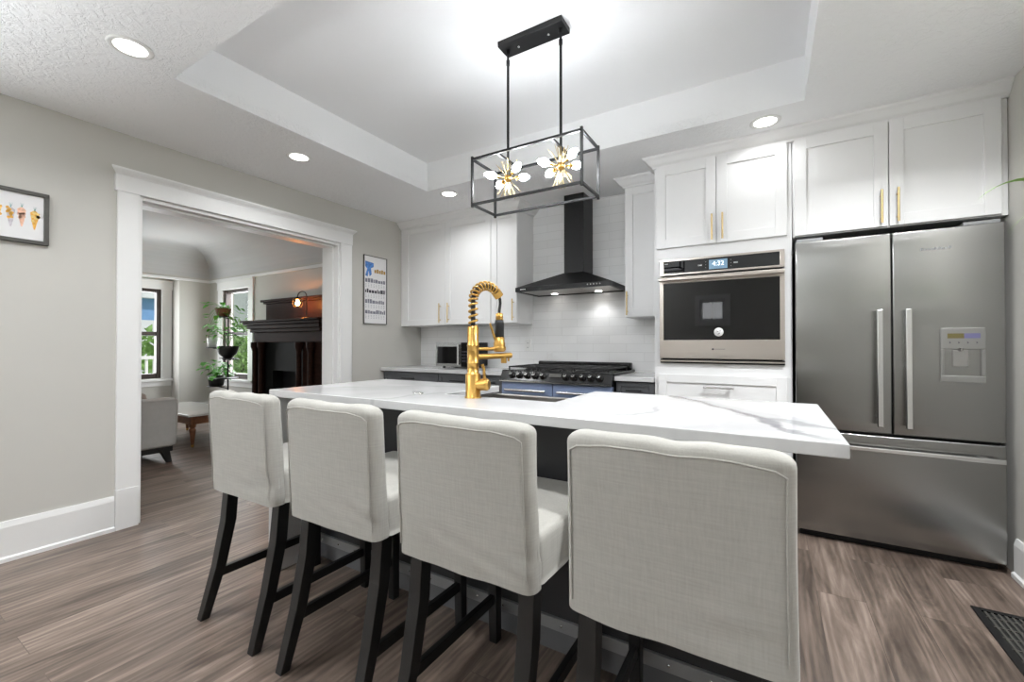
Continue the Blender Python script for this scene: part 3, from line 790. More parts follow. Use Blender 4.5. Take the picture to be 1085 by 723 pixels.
for x in (0.22, 0.93): mb.cyl((x, FYF - 0.045, 0.564), (x, FYF + 0.004, 0.564), 0.009, seg=10)
mb.build('handle', M['chrome'], fz, 0.004)
MB().box(0.86, 0.995, 3.10, 3.20, 1.752, 1.772).build('hinge_cover', M['alu'], fr, 0.004)
MB().box(0.14, 0.27, 3.10, 3.20, 1.752, 1.772).build('hinge_cover', M['alu'], fr, 0.004)
MB().box(FX0_ + 0.02, FX1_ - 0.02, FYF + 0.05, FYF + 0.10, 0.0, 0.042).build('kick_plate', M['black_metal'], fr)
# dispenser
yd0 = FYF - 0.014
dx0, dx1, dzb, dzt = 0.763, 0.930, 0.944, 1.226
mb = MB()
mb.box(dx0, dx1, yd0, FYF + 0.01, 1.115, dzt); mb.box(dx0, dx1, yd0, FYF + 0.01, dzb, dzb + 0.036)
mb.box(dx0, dx0 + 0.014, yd0, FYF + 0.01, dzb + 0.036, 1.115); mb.box(dx1 - 0.016, dx1, yd0, FYF + 0.01, dzb + 0.036, 1.115)
dp = mb.build('dispenser', M['panel_grey'], dr_, 0.004)
MB().box(dx0 + 0.014, dx1 - 0.016, FYF - 0.005, FYF + 0.009, dzb + 0.036, 1.115).build('recess', M['paddle'], dp)
MB().box(dx0 + 0.046, dx1 - 0.062, yd0 + 0.002, FYF - 0.004, 1.025, 1.112).build('paddle', M['paddle'], dp, 0.004)
MB().cyl(((dx0 + dx1) / 2 - 0.008, yd0 - 0.001, 1.108), ((dx0 + dx1) / 2 - 0.008, yd0 - 0.001, 1.122), 0.006, 0.008, 10).build('spout', M['chrome'], dp)
mb = MB().box(dx0 + 0.026, dx0 + 0.088, yd0 - 0.001, yd0, 1.172, 1.197); mb.build('display', M['lcd_olive'], dp)
mb = MB().box(dx0 + 0.088, dx0 + 0.147, yd0 - 0.001, yd0, 1.172, 1.197); mb.build('display', M['lcd_lilac'], dp)
mb = MB()
for i in range(4): mb.prism([(dx0 + 0.032 + i * 0.033 + a, 1.150 + b) for a, b in ((0, -0.006), (0.008, 0), (0, 0.006), (0.002, 0))], 'y', yd0 - 0.001, yd0)
mb.build('panel_print', M['ink'], dp)
mb = MB()
for i in range(9): mb.box(0.690 + i * 0.0135, 0.690 + i * 0.0135 + 0.009, FYF - 0.0066, FYF - 0.002, 1.640, 1.640 + (0.012 if i in (0, 4, 5, 8) else 0.008))
mb.build('logo', M['alu'], dr_)

# ------------------------------------------------------------------ base cabinets, counters
def base_unit(label, x0, x1, draws, hspan=None):
    t = thing('base_cabinet', label, 'cabinet', ((x0 + x1) / 2, 3.4, 0))
    MB().box(x0 + 0.001, x1 - 0.001, 3.162, YB - 0.012, 0.1, CZ - 0.034).build('carcass', M['cab_grey'], t)
    MB().box(x0 + 0.001, x1 - 0.001, 3.22, 3.26, 0.0, 0.1).build('toe_kick', M['black_metal'], t)
    for (z0, z1) in draws:
        d = shaker(MB(), x0 + 0.004, x1 - 0.004, 3.142, z0, z1, 0.03).build('drawer', M['cab_grey'], t, 0.0015)
        hc = (x0 + x1) / 2
        hl = min(0.16, (x1 - x0) * 0.4)
        pull_h(hc - hl / 2, hc + hl / 2, 3.142, z1 - 0.055, d, M['black_metal'])
    return t
DR = [(0.70, 0.862), (0.405, 0.69), (0.11, 0.395)]
base_unit('charcoal base cabinet in the corner under the microwave end of the counter', -3.44, -2.70, DR)
base_unit('charcoal base cabinet second from the corner under the left counter', -2.70, -2.22, DR)
base_unit('narrow charcoal base cabinet directly left of the range', -2.22, -1.965, DR)
base_unit('narrow charcoal base cabinet right of the range, beside the oven cabinet', -0.985, -0.704, DR)
qz = make_quartz('white_quartz', [(0.1, 0.1, 0.6, 0.03, 0.4, 0.5)], 3.1)
tag(MB().box(-3.452, -1.962, 3.112, YB - 0.010, CZ - 0.033, CZ).build('countertop', qz, bevel=0.003), 'white quartz counter running from the corner to the left of the range', 'countertop')
tag(MB().box(-0.988, -0.703, 3.112, YB - 0.010, CZ - 0.033, CZ).build('countertop', qz, bevel=0.003), 'short white quartz counter right of the range', 'countertop')

# ------------------------------------------------------------------ range
rx0, rx1 = -1.958, -0.992
rg = thing('range_cooker', 'wide black range cooker with ten knobs and steel oven doors coloured with a blue window reflection', 'stove', ((rx0 + rx1) / 2, 3.4, 0))
MB().box(rx0 + 0.004, rx1 - 0.004, 3.135, YB - 0.03, 0.09, 0.905).build('body', M['black_metal'], rg)
MB().box(rx0, rx1, 3.10, YB - 0.012, 0.906, 0.926).build('cooktop', M['black_gloss'], rg, 0.004)
MB().box(rx0 + 0.06, rx1 - 0.02, YB - 0.07, YB - 0.014, 0.926, 0.985).build('back_guard', M['black_gloss'], rg, 0.01)
pn = MB().prism([(3.135, 0.926), (3.105, 0.926), (3.062, 0.846), (3.062, 0.838), (3.135, 0.838)], 'x', rx0, rx1).build('control_panel', M['black_gloss'], rg, 0.003)
MB().box(rx0, rx1, 3.056, 3.062, 0.832, 0.842).build('chrome_strip', M['chrome'], pn)
MB().prism([(3.0885, 0.908), (3.0745, 0.882), (3.0765, 0.882), (3.0905, 0.908)], 'x', -1.505, -1.40).build('timer_display', M['frame_grey'], pn)
kdir = Vector((0, -0.88, 0.47)).normalized()
knob0 = None
kx = [-1.848 + i * 0.072 for i in range(5)] + [-1.36 + i * 0.068 for i in range(5)]
for x in kx:
    p = Vector((x, 3.079, 0.888))
    if knob0 is None:
        knob0 = MB().lathe(p, [(0.0, 0.030), (0.016, 0.030), (0.019, 0.026), (0.021, 0.004), (0.029, 0.003), (0.029, -0.003)], 18, kdir).build('knob', M['black_gloss'], rg)
        mbk = MB().tube([p + kdir * 0.0315 + Vector((0.010 * math.cos(a), 0, 0)) + kdir.cross(Vector((1, 0, 0))) * 0.010 * math.sin(a) for a in [R(200) + R(190) * j / 8 for j in range(9)]], 0.0035, 6)
        mbk.box(x - 0.003, x + 0.003, p.y - 0.034, p.y - 0.024, p.z + 0.004, p.z + 0.030)
        mbk.build('grip', M['chrome'], knob0)
        kx0 = x
    else:
        c = copy_tree(knob0, rg); c.location = (x - kx0, 0, 0)
for (a, b) in ((rx0 + 0.006, -1.48), (-1.474, rx1 - 0.006)):
    d = MB().box(a, b, 3.085, 3.134, 0.30, 0.826).build('oven_door', M['reflection_blue'], rg, 0.004)
    MB().box(a + 0.07, b - 0.07, 3.082, 3.086, 0.38, 0.68).build('door_window', M['black_glass'], d)
    pull_h(a + 0.05, b - 0.05, 3.08, 0.765, d, M['chrome'], 0.011)
MB().box(rx0 + 0.006, rx1 - 0.006, 3.085, 3.134, 0.10, 0.29).build('bottom_drawer', M['reflection_blue'], rg, 0.004)
mb = MB()
for x in (rx0 + 0.05, rx1 - 0.05):
    for y in (3.18, 3.62): mb.cyl((x, y, 0), (x, y, 0.09), 0.02, seg=10)
mb.build('foot', M['black_metal'], rg)
gr0 = None
for i in range(3):
    gx = rx0 + 0.04 + i * 0.298
    if gr0 is None:
        mb = MB(); w_ = 0.285
        for q in (0.0, w_ / 2 - 0.006, w_ - 0.012): mb.box(gx + q, gx + q + 0.012, 3.14, 3.63, 0.945, 0.957)
        for y in (3.14, 3.26, 3.375, 3.50, 3.618): mb.box(gx, gx + w_, y, y + 0.012, 0.945, 0.957)
        for q in (0, w_ - 0.012):
            for y in (3.14, 3.618): mb.box(gx + q, gx + q + 0.012, y, y + 0.012, 0.926, 0.946)
        gr0 = mb.build('grate', M['iron'], rg, 0.002)
    else:
        c = gr0.copy(); C.objects.link(c); c.location = (0.298 * i, 0, 0)
b0 = None
for (x, y) in ((-1.77, 3.27), (-1.77, 3.50), (-1.475, 3.38), (-1.18, 3.27), (-1.18, 3.50)):
    if b0 is None: b0 = MB().lathe((x, y, 0.926), [(0.05, 0), (0.05, 0.008), (0.036, 0.010), (0.036, 0.016), (0, 0.017)], 18).build('burner', M['iron'], rg); bb = (x, y)
    else:
        c = b0.copy(); C.objects.link(c); c.location = (x - bb[0], y - bb[1], 0)

# ------------------------------------------------------------------ hood
hx0, hx1, hyf = -1.928, -1.058, 3.27
hd = thing('range_hood', 'black pyramid range hood with a square chimney on the tiled wall', 'range hood', (-1.49, 3.5, 1.60))
mb = MB()
mb.box(hx0, hx1, hyf, YB - 0.01, 1.618, 1.640)
mb.box(hx0, hx1, hyf, hyf + 0.02, 1.602, 1.618); mb.box(hx0, hx1, YB - 0.03, YB - 0.01, 1.602, 1.618)
mb.box(hx0, hx0 + 0.02, hyf + 0.02, YB - 0.03, 1.602, 1.618); mb.box(hx1 - 0.02, hx1, hyf + 0.02, YB - 0.03, 1.602, 1.618)
mb.loft([[(hx0, hyf, 1.640), (hx1, hyf, 1.640), (hx1, YB - 0.01, 1.640), (hx0, YB - 0.01, 1.640)],
         [(-1.562, 3.48, 1.768), (-1.366, 3.48, 1.768), (-1.366, YB - 0.01, 1.768), (-1.562, YB - 0.01, 1.768)]])
hb = mb.build('canopy', M['black_metal'], hd)
MB().box(-1.556, -1.372, 3.486, YB - 0.010, 1.766, ZC - 0.002).build('chimney', M['black_metal'], hd, 0.003)
for (a, b) in ((hx0 + 0.03, -1.64), (-1.63, -1.36), (-1.35, hx1 - 0.03)):
    MB().box(a, b, hyf + 0.04, YB - 0.06, 1.606, 1.615).build('filter', M['steel_dark'], hb, 0.002)
for x in (-1.70, -1.28): MB().lathe((x, 3.60, 1.602), [(0.0, 0.001), (0.026, 0.001), (0.03, 0.003), (0.03, 0.006)], 16).build('lamp', M['hood_lens'], hb)
mb = MB()
for i in range(5): mb.box(hx0 + 0.05 + i * 0.011, hx0 + 0.058 + i * 0.011, hyf - 0.001, hyf, 1.618, 1.626)
mb.build('logo', M['paper'], hb)
mb = MB()
for i in range(5): mb.lathe((-1.255 + i * 0.026, hyf, 1.624), [(0, 0.002), (0.006, 0.002), (0.006, 0)], 10, (0, -1, 0))
mb.build('buttons', M['alu'], hb)
hl = bpy.data.lights.new('hood_lamp_light', 'SPOT'); hl.energy = 3; hl.spot_size = R(120); hl.spot_blend = 0.8; hl.shadow_soft_size = 0.03
for x in (-1.28,):
    o = bpy.data.objects.new('hood_lamp_light', hl); C.objects.link(o); o.location = (x, 3.60, 1.597)

# outlets on the back-splash
ot = thing('wall_outlet', 'white outlet plate on the tiles between microwave and range', 'outlet', (-2.04, YB - 0.008, 1.09))
MB().box(-2.075, -2.005, YB - 0.014, YB - 0.0085, 1.075, 1.19).build('plate', M['white_plastic'], ot, 0.002)
mb = MB()
for z in (1.11, 1.155):
    for x in (-2.048, -2.036): mb.box(x - 0.0015, x + 0.0015, YB - 0.0146, YB - 0.014, z - 0.006, z + 0.006)
mb.build('socket', M['ink'], ot)
o2 = copy_tree(ot); o2.location = (-0.81, YB - 0.008, 1.09); o2['label'] = 'white outlet plate on the tiles beside the wall oven cabinet'

# microwave
mw = thing('microwave', 'small stainless microwave oven on the left counter', 'microwave', (-2.69, 3.5, CZ))
mx0, mx1, myf, mz0, mz1 = -2.905, -2.485, 3.34, CZ + 0.018, 1.160
MB().box(mx0, mx1, myf + 0.03, 3.66, mz0, mz1).build('case', M['black_metal'], mw, 0.004)
xs = -2.585
md = MB(); md.box(mx0, xs, myf, myf + 0.03, mz1 - 0.042, mz1); md.box(mx0, xs, myf, myf + 0.03, mz0, mz0 + 0.030)
md.box(mx0, mx0 + 0.02, myf, myf + 0.03, mz0 + 0.03, mz1 - 0.042); md.box(xs - 0.02, xs, myf, myf + 0.03, mz0 + 0.03, mz1 - 0.042)
md = md.build('door', M['steel'], mw, 0.002)
MB().box(mx0 + 0.02, xs - 0.02, myf + 0.004, myf + 0.03, mz0 + 0.03, mz1 - 0.042).build('door_window', M['black_glass'], md)
mb = MB(); mb.box(xs - 0.03, xs - 0.008, myf - 0.028, myf - 0.012, mz0 + 0.02, mz1 - 0.02)
for z in (mz0 + 0.05, mz1 - 0.05): mb.box(xs - 0.024, xs - 0.014, myf - 0.014, myf, z - 0.008, z + 0.008)
mb.build('handle', M['chrome'], md, 0.003)
cpn = MB().box(xs + 0.003, mx1, myf, myf + 0.03, mz0, mz1).build('control_panel', M['black_glass'], mw, 0.002)
mb = MB()
for i in range(4):
    for j in range(3): mb.box(xs + 0.016 + j * 0.024, xs + 0.032 + j * 0.024, myf - 0.001, myf, mz0 + 0.05 + i * 0.03, mz0 + 0.062 + i * 0.03)
mb.build('keypad', M['ink'], cpn)
mb = MB()
for x in (mx0 + 0.06, mx1 - 0.06):
    for y in (3.40, 3.60): mb.cyl((x, y, CZ), (x, y, mz0), 0.014, seg=10)
mb.build('feet', M['rubber'], mw)

# ------------------------------------------------------------------ island
IX0, IX1, IY0, IY1, IZ = -2.152, 0.154, 1.222, 1.985, 0.915
IT = 0.034
SX0, SX1, SY0 = -1.272, -0.722, 1.527     # sink cut-out, open at the back edge
isl_q = make_quartz('veined_quartz', [(0.86, 0.10, R(-58), 0.028, 0.85, 0.62), (1.13, -0.165, R(-30), 0.030, 0.6, 0.30), (0.93, 0.05, R(-50), 0.075, 0.22, 0.4),
                                      (-0.72, 0.05, R(35), 0.02, 0.35, 0.4), (-0.35, -0.2, R(62), 0.02, 0.25, 0.3), (0.62, -0.16, R(70), 0.012, 0.3, 0.2)], 1.7)
it = thing('island_countertop', 'large white veined quartz island top with a sink cut-out and one waterfall end', 'countertop', (-1.0, 1.6, IZ - IT))
mb = MB().prism([(IX0, IY0), (IX1, IY0), (IX1, IY1), (SX1, IY1), (SX1, SY0), (SX0, SY0), (SX0, IY1), (IX0, IY1)], 'z', IZ - IT, IZ)
mb.build('top', isl_q, it, 0.003)
wf_q = make_quartz('waterfall_quartz', [(0.02, 0.0, R(80), 0.03, 0.6, 0.6)], 5.2)
MB().box(IX0, IX0 + 0.034, IY0, IY1, 0.001, IZ - IT - 0.0005).build('waterfall_panel', isl_q, it, 0.003)
ib = thing('island_cabinet', 'black island cabinet base with steel kick strip under the quartz top', 'cabinet', (-1.05, 1.72, 0))
BXR = -0.02; BYF = 1.452
mb = MB()
zt = IZ - IT - 0.002
mb.box(IX0 + 0.036, SX0 - 0.03, BYF, 1.95, 0.136, zt); mb.box(SX1 + 0.03, BXR, BYF, 1.95, 0.136, zt)
mb.box(SX0 - 0.03, SX1 + 0.03, BYF, 1.95, 0.136, 0.62); mb.box(SX0 - 0.03, SX1 + 0.03, BYF, SY0 - 0.028, 0.62, zt)
mb.build('carcass', M['island_black'], ib)
pn0 = None
pw = (BXR - (IX0 + 0.036)) / 4
MB().box(IX0 + 0.036, BXR, BYF + 0.012, 1.93, 0.0, 0.086).build('kick_board', M['kick_grey'], ib)
MB().box(IX0 + 0.036, BXR, BYF + 0.006, 1.93, 0.086, 0.136).build('rail_backing', M['island_black'], ib)
st = MB().box(IX0 + 0.04, BXR, BYF - 0.010, BYF + 0.006, 0.090, 0.134).build('steel_strip', M['alu'], ib, 0.001)
sc0 = None
for i in range(17):
    x = IX0 + 0.12 + i * 0.125
    if sc0 is None: sc0 = MB().lathe((x, BYF - 0.010, 0.112), [(0, 0.002), (0.004, 0.0015), (0.005, 0)], 10, (0, -1, 0)).build('screw', M['chrome'], st); sx0 = x
    else:
        c = sc0.copy(); C.objects.link(c); c.location = (x - sx0, 0, 0)

# sink: farmhouse bowl with rounded corners
sk = thing('farmhouse_sink', 'stainless apron sink set into the far side of the island top', 'sink', (-1.0, 1.77, 0.66))
s0, s1, t0_, t1_, zr, zb = SX0 - 0.018, SX1 + 0.018, SY0 - 0.018, 1.962, IZ - IT - 0.004, 0.66
mb = MB()
wt = 0.016
mb.box(s0, s1, t0_, t0_ + wt, zb, zr); mb.box(s0, s1, t1_ - 0.03, t1_, zb, zr - 0.0)
mb.box(s0, s0 + wt, t0_ + wt, t1_ - 0.03, zb, zr); mb.box(s1 - wt, s1, t0_ + wt, t1_ - 0.03, zb, zr)
mb.box(s0 + wt, s1 - wt, t0_ + wt, t1_ - 0.03, zb, zb + 0.012)
mb.build('basin', M['steel_dark'], sk, 0.003)
MB().lathe((-1.0, 1.74, zb + 0.012), [(0.045, 0.0), (0.045, 0.003), (0.03, 0.002), (0.0, 0.001)], 20).build('drain', M['chrome'], sk)
# small round cover beside the sink
tag(MB().lathe((-1.388, 1.475, IZ), [(0.024, 0), (0.024, 0.004), (0.02, 0.005), (0, 0.005)], 24).build('air_switch', M['chrome']), 'small round chrome button on the island left of the faucet', 'button')

# faucet
fx_, fy_ = -1.079, 1.478
az = R(20); ux, uy = math.sin(az), math.cos(az)
fc = thing('faucet', 'tall brushed gold kitchen faucet with coiled spring neck and pot filler arm', 'faucet', (fx_, fy_, IZ))
def fp(d, z, s=0.0): return (fx_ + ux * d + uy * s, fy_ + uy * d - ux * s, z)
mb = MB(); mb.lathe((fx_, fy_, IZ), [(0.036, 0.0), (0.036, 0.004), (0.032, 0.006), (0.032, 0.098), (0.030, 0.102), (0.0245, 0.104), (0.0245, 0.145), (0.026, 0.146), (0.026, 0.149), (0.0245, 0.150), (0.0245, 0.218), (0.026, 0.219), (0.026, 0.222), (0.0245, 0.223), (0.0245, 0.295), (0.021, 0.303), (0.0, 0.304)], 24)
mb.build('body', M['brass'], fc)
# neck path: up, semicircle over, down a little
def neck(t):
    r = 0.070
    if t < 0.3: return fp(0, IZ + 0.300 + t / 0.3 * 0.11)
    a = (t - 0.3) / 0.7 * R(140)
    return fp(r - r * math.cos(a), IZ + 0.410 + r * math.sin(a))
path = [neck(i / 60) for i in range(61)]
MB().tube(path, 0.010, 10).build('hose_core', M['rubber'], fc)
# coil
co = []
pv = [Vector(p) for p in path]
turns = 15; ns = 340
for i in range(ns + 1):
    t = i / ns; p = Vector(neck(t)); q = (Vector(neck(min(1, t + 0.01))) - Vector(neck(max(0, t - 0.01)))).normalized()
    side = Vector((uy, -ux, 0)); nrm = q.cross(side).normalized(); a = 2 * math.pi * turns * t
    co.append(p + (side * math.cos(a) + nrm * math.sin(a)) * 0.0175)
MB().tube(co, 0.0045, 6).build('spring', M['brass'], fc)
e0 = Vector(neck(1.0)); e1 = Vector(neck(0.97)); dv = (e0 - e1).normalized()
MB().tube([e0 - dv * 0.004, e0 + dv * 0.022], 0.0215, 16).build('spring_end', M['brass'], fc)
hd_x = 0.140
hz = [IZ + 0.365, IZ + 0.345]
hp = [e0 + dv * 0.02, e0 + dv * 0.045 + Vector((0, 0, -0.012)), Vector(fp(hd_x - 0.004, IZ + 0.385)), Vector(fp(hd_x, IZ + 0.36))]
bz = []
for i in range(17):
    t = i / 16
    bz.append(hp[0] * (1 - t) ** 3 + hp[1] * 3 * t * (1 - t) ** 2 + hp[2] * 3 * t * t * (1 - t) + hp[3] * t ** 3)
MB().tube(bz, 0.0065, 8).build('hose', M['rubber'], fc)
cx, cy, _ = fp(hd_x, 0)
MB().lathe((cx, cy, IZ), [(0.008, 0.365), (0.0165, 0.362), (0.0165, 0.332), (0.0, 0.332)], 18).build('head_collar', M['brass'], fc)
MB().lathe((cx, cy, IZ), [(0.0, 0.333), (0.0185, 0.333), (0.0205, 0.32), (0.0205, 0.258), (0.0, 0.256)], 18).build('grip', M['rubber'], fc)
MB().lathe((cx, cy, IZ), [(0.0, 0.257), (0.0235, 0.257), (0.0235, 0.236), (0.026, 0.232), (0.026, 0.197), (0.022, 0.192), (0.0, 0.192)], 20).build('spray_head', M['brass'], fc)
a0 = Vector(fp(hd_x - 0.022, IZ + 0.246)); a1 = Vector(fp(hd_x - 0.052, IZ + 0.318))
MB().tube([a0, a1], [0.006, 0.0045], 8).build('trigger', M['brass'], fc)
mb = MB(); mb.tube([fp(0.02, IZ + 0.206), fp(hd_x - 0.024, IZ + 0.206)], 0.0075, 10); mb.lathe((cx, cy, IZ), [(0.0275, 0.198), (0.029, 0.200), (0.029, 0.214), (0.0275, 0.216)], 20)
mb.build('holder_arm', M['brass'], fc)
mb = MB(); mb.tube([fp(0.018, IZ + 0.172), fp(0.205, IZ + 0.176)], 0.0125, 14)
mb.tube([fp(0.165, IZ + 0.176), fp(0.165, IZ + 0.142)], 0.013, 14); mb.tube([fp(0.192, IZ + 0.174), fp(0.192, IZ + 0.150)], 0.005, 8)
mb.build('spout_arm', M['brass'], fc)
mb = MB(); lx, ly = fx_ + 0.055, fy_ + 0.005
mb.tube([(fx_ + 0.02, fy_, IZ + 0.055), (fx_ + 0.062, fy_ + 0.012, IZ + 0.058)], [0.022, 0.027], 16); mb.tube([(fx_ + 0.062, fy_ + 0.012, IZ + 0.058), (fx_ + 0.072, fy_ + 0.015, IZ + 0.059)], [0.027, 0.020], 16)
mb.build('valve', M['brass'], fc)
MB().tube([(fx_ + 0.052, fy_ + 0.01, IZ + 0.075), (fx_ + 0.050, fy_ + 0.008, IZ + 0.125), (fx_ + 0.044, fy_ + 0.004, IZ + 0.142)], [0.007, 0.006, 0.0075], 10).build('lever', M['brass'], fc)

# ------------------------------------------------------------------ bar stools
def stool(cx, label, seed):
    t = thing('bar_stool', label, 'stool', (cx, 1.15, 0), 'slipcovered stools along the island')
    HZ = 0.527
    rn = Vector((seed * 3.7, seed * 1.9, seed * 5.1))
    # backrest with cover: bowed back, soft folds near the bottom corners
    bw, bt, bh = 0.446, 0.066, 0.948 - HZ
    def fb(p):
        u = p.x / (bw / 2); vz = (p.z + bh / 2) / bh
        lean = -0.022 * vz
        bow = -0.020 * (1 - u * u) * (0.35 + 0.65 * vz)
        flare = 1.0 + 0.018 * (1 - vz) ** 2
        q = Vector((p.x * 3, p.y * 3, p.z * 5)) + rn
        w1 = noise.noise(q) * 0.004
        fold = noise.noise(Vector((p.x * 9 + p.z * 16, p.y * 6, p.z * 22)) + rn) * 0.011 * max(0, 1 - abs(vz - 0.14) / 0.22) * (0.25 + 0.75 * max(0, u))
        top = 0.006 * noise.noise(Vector((p.x * 14, 0, 0)) + rn) * max(0, (vz - 0.86) / 0.14)
        sgn = -1 if p.y < 0 else 1
        droop = -0.010 * max(0, abs(u) - 0.8) / 0.2 * max(0, (vz - 0.9) / 0.1)
        hem = -0.006 * noise.noise(Vector((p.x * 8, 1.3, 0)) + rn) * max(0, 1 - vz / 0.1)
        return (p.x * flare + w1 * 0.4, p.y + lean + bow + sgn * (w1 + fold), p.z + top + droop + hem)
    def fb2(p):
        p = Vector(p); 
        if p.z < -bh / 2: k_ = Vector((max(-bw / 2, min(bw / 2, p.x)), p.y, -bh / 2)); p = k_
        return fb(p)
    mb = MB(); mb.rbox((cx, 0.957, HZ + bh / 2), (bw, bt, bh + 0.05), 0.027, (26, 3, 36), lambda p: fb2((p.x, p.y, p.z - 0.025)))
    bk = mb.build('backrest', M['linen'], t)
    # seam welt down both rear edges and across the top
    pts = []
    def bp(x, z):
        q = fb(Vector((x, -bt / 2, z - HZ - bh / 2))); return (cx + q[0], 0.957 + q[1] - 0.001, HZ + bh / 2 + q[2])
    for z in [HZ + 0.03 + (bh - 0.075) * i / 20 for i in range(21)]: pts.append(bp(-bw / 2 + 0.016, z))
    for i in range(1, 24): pts.append(bp(-bw / 2 + 0.016 + (bw - 0.032) * i / 24, HZ + bh - 0.036 + 0.012 * min(1, 5 * min(i, 24 - i) / 24)))
    for z in [HZ + bh - 0.045 - (bh - 0.075) * i / 20 for i in range(21)]: pts.append(bp(bw / 2 - 0.016, z))
    MB().tube(pts, 0.0022, 6).build('seam_welt', M['linen'], bk)
    # seat cushion and skirt
    sd, sh = 0.415, 0.655 - HZ
    def fs_(p):
        u = p.x / 0.22; v = p.y / (sd / 2); vz = (p.z + sh / 2) / sh
        q = Vector((p.x * 5, p.y * 5, p.z * 6)) + rn * 1.7
        crown_ = 0.014 * (1 - u * u) * (1 - v * v) * vz
        w1 = noise.noise(q) * 0.004
        fold = noise.noise(Vector((p.x * 4, p.y * 16, p.z * 10)) + rn) * 0.005 * (1 - vz)
        return (p.x * (1 + 0.015 * (1 - vz)) + (w1 + fold) * (1 if p.x > 0 else -1), p.y, p.z + crown_ + w1 * 0.6 * vz)
    MB().rbox((cx, 1.198, HZ + sh / 2), (0.444, sd + 0.04, sh + 0.044), 0.022, (18, 18, 6), lambda p: fs_(Vector((p.x, p.y, max(-sh / 2, p.z - 0.022))))).build('seat', M['linen'], t)
    # hem band of the skirt
    MB().box(cx - 0.20, cx + 0.20, 0.975, 1.395, HZ - 0.012, HZ + 0.02).build('seat_frame', M['leg'], t, 0.003)
    for s in (-1, 1):
        mb = MB(); secs = []
        for (z, y, w_) in ((HZ + 0.01, 0.985, 0.044), (0.38, 0.972, 0.046), (0.2, 0.936, 0.042), (0.0, 0.880, 0.034)):
            xx = cx + s * (0.188 + (0.004 if z < 0.2 else 0)); h = w_ / 2
            secs.append([(xx - h, y - h, z), (xx + h, y - h, z), (xx + h, y + h, z), (xx - h, y + h, z)])
        mb.loft(secs).build('leg', M['leg'], t, 0.002)
        mb = MB(); secs = []
        for (z, y, w_) in ((HZ + 0.01, 1.385, 0.044), (0.0, 1.395, 0.034)):
            xx = cx + s * 0.19; h = w_ / 2
            secs.append([(xx - h, y - h, z), (xx + h, y - h, z), (xx + h, y + h, z), (xx - h, y + h, z)])
        mb.loft(secs).build('leg', M['leg'], t, 0.002)
        xx = cx + s * 0.19
        MB().box(xx - 0.010, xx + 0.010, 0.925, 1.385, 0.150, 0.186).build('stretcher', M['leg'], t, 0.002)
    return t
stool(-1.832, 'slipcovered bar stool at the far left end of the island, nearest the doorway', 1)
stool(-1.268, 'slipcovered bar stool second from the doorway end of the island', 2)
stool(-0.722, 'slipcovered bar stool third from the doorway, in front of the faucet and range', 3)
stool(-0.182, 'slipcovered bar stool closest to the camera, at the refrigerator end of the island', 4)

# ------------------------------------------------------------------ recessed ceiling lights
def downlight(x, y, label, watts=DOWN_W):
    t = thing('recessed_light', label, 'ceiling light', (x, y, ZC), 'recessed ceiling lights')
    MB().lathe((x, y, ZC), [(0.082, 0.0), (0.082, -0.003), (0.074, -0.006), (0.060, -0.004), (0.058, -0.001)], 28).build('trim_ring', M['white_plastic'], t)
    MB().lathe((x, y, ZC), [(0.0, -0.003), (0.060, -0.003), (0.060, -0.0005)], 28).build('lens', M['lens'], t)
    d = bpy.data.lights.new('recessed_light_lamp', 'AREA'); d.shape = 'DISK'; d.size = 0.11; d.energy = watts; d.color = (0.965, 0.985, 1.0); d.spread = R(150)
    o = bpy.data.objects.new('recessed_light_lamp', d); C.objects.link(o); o.parent = t; o.location = (0, 0, -0.009)
downlight(-2.425, 0.755, 'recessed ceiling light nearest the camera, top left above the greige wall', 8.0)
downlight(-2.83, 1.81, 'recessed ceiling light above the wide doorway', 5.0)
downlight(-2.40, 2.93, 'recessed ceiling light in front of the left wall cabinets', 4.5)
downlight(-0.018, 2.94, 'recessed ceiling light in front of the oven cabinet crown', 1.3)
downlight(0.62, 1.85, 'added unseen recessed light over the floor in front of the refrigerator', 34.0)  # extra lamp out of view, added to brighten the right-hand floor

downlight(-0.98, 0.94, 'added unseen recessed light straight above the row of stools', 11.0)  # extra lamp, added to light the seat tops and not the stool backs
downlight(0.35, -1.80, 'recessed ceiling light far behind the camera on the right', 6.0)
downlight(0.62, 0.90, 'added unseen recessed light right of the stools, nearer the camera', 5.0)  # extra lamp out of view, added as more light for the right-hand seats

# ------------------------------------------------------------------ pendant
pd = thing('pendant_light', 'black open box pendant light with two brass starbursts over the island', 'pendant light', (-1.014, 1.90, ZT))
PX0, PX1, PY0, PY1, PZ0, PZ1 = -1.314, -0.714, 1.792, 2.008, 1.862, 2.096
MB().box(-1.196, -0.838, 1.850, 1.952, ZT - 0.028, ZT).build('canopy', M['black_metal'], pd, 0.002)
RXS = (-1.164, -0.864)
for x in (-1.10, -0.93): MB().lathe((x, 1.90, ZT - 0.028), [(0.006, 0.0), (0.006, -0.005), (0, -0.007)], 10).build('cap_nut', M['chrome'], pd)
b_ = 0.0055
mb = MB()
for z in (PZ0, PZ1):
    for y in (PY0, PY1): mb.box(PX0, PX1, y - b_, y + b_, z - b_, z + b_)
    for x in (PX0, PX1): mb.box(x - b_, x + b_, PY0, PY1, z - b_, z + b_)
for x in (PX0, PX1):
    for y in (PY0, PY1): mb.box(x - b_, x + b_, y - b_, y + b_, PZ0 - 0.014, PZ1 + 0.014)
for x in RXS: mb.box(x - b_, x + b_, PY0, PY1, PZ1 - b_, PZ1 + b_)
mb.build('frame', M['black_metal'], pd)
HZ_ = 2.003
rnd = random.Random(11)
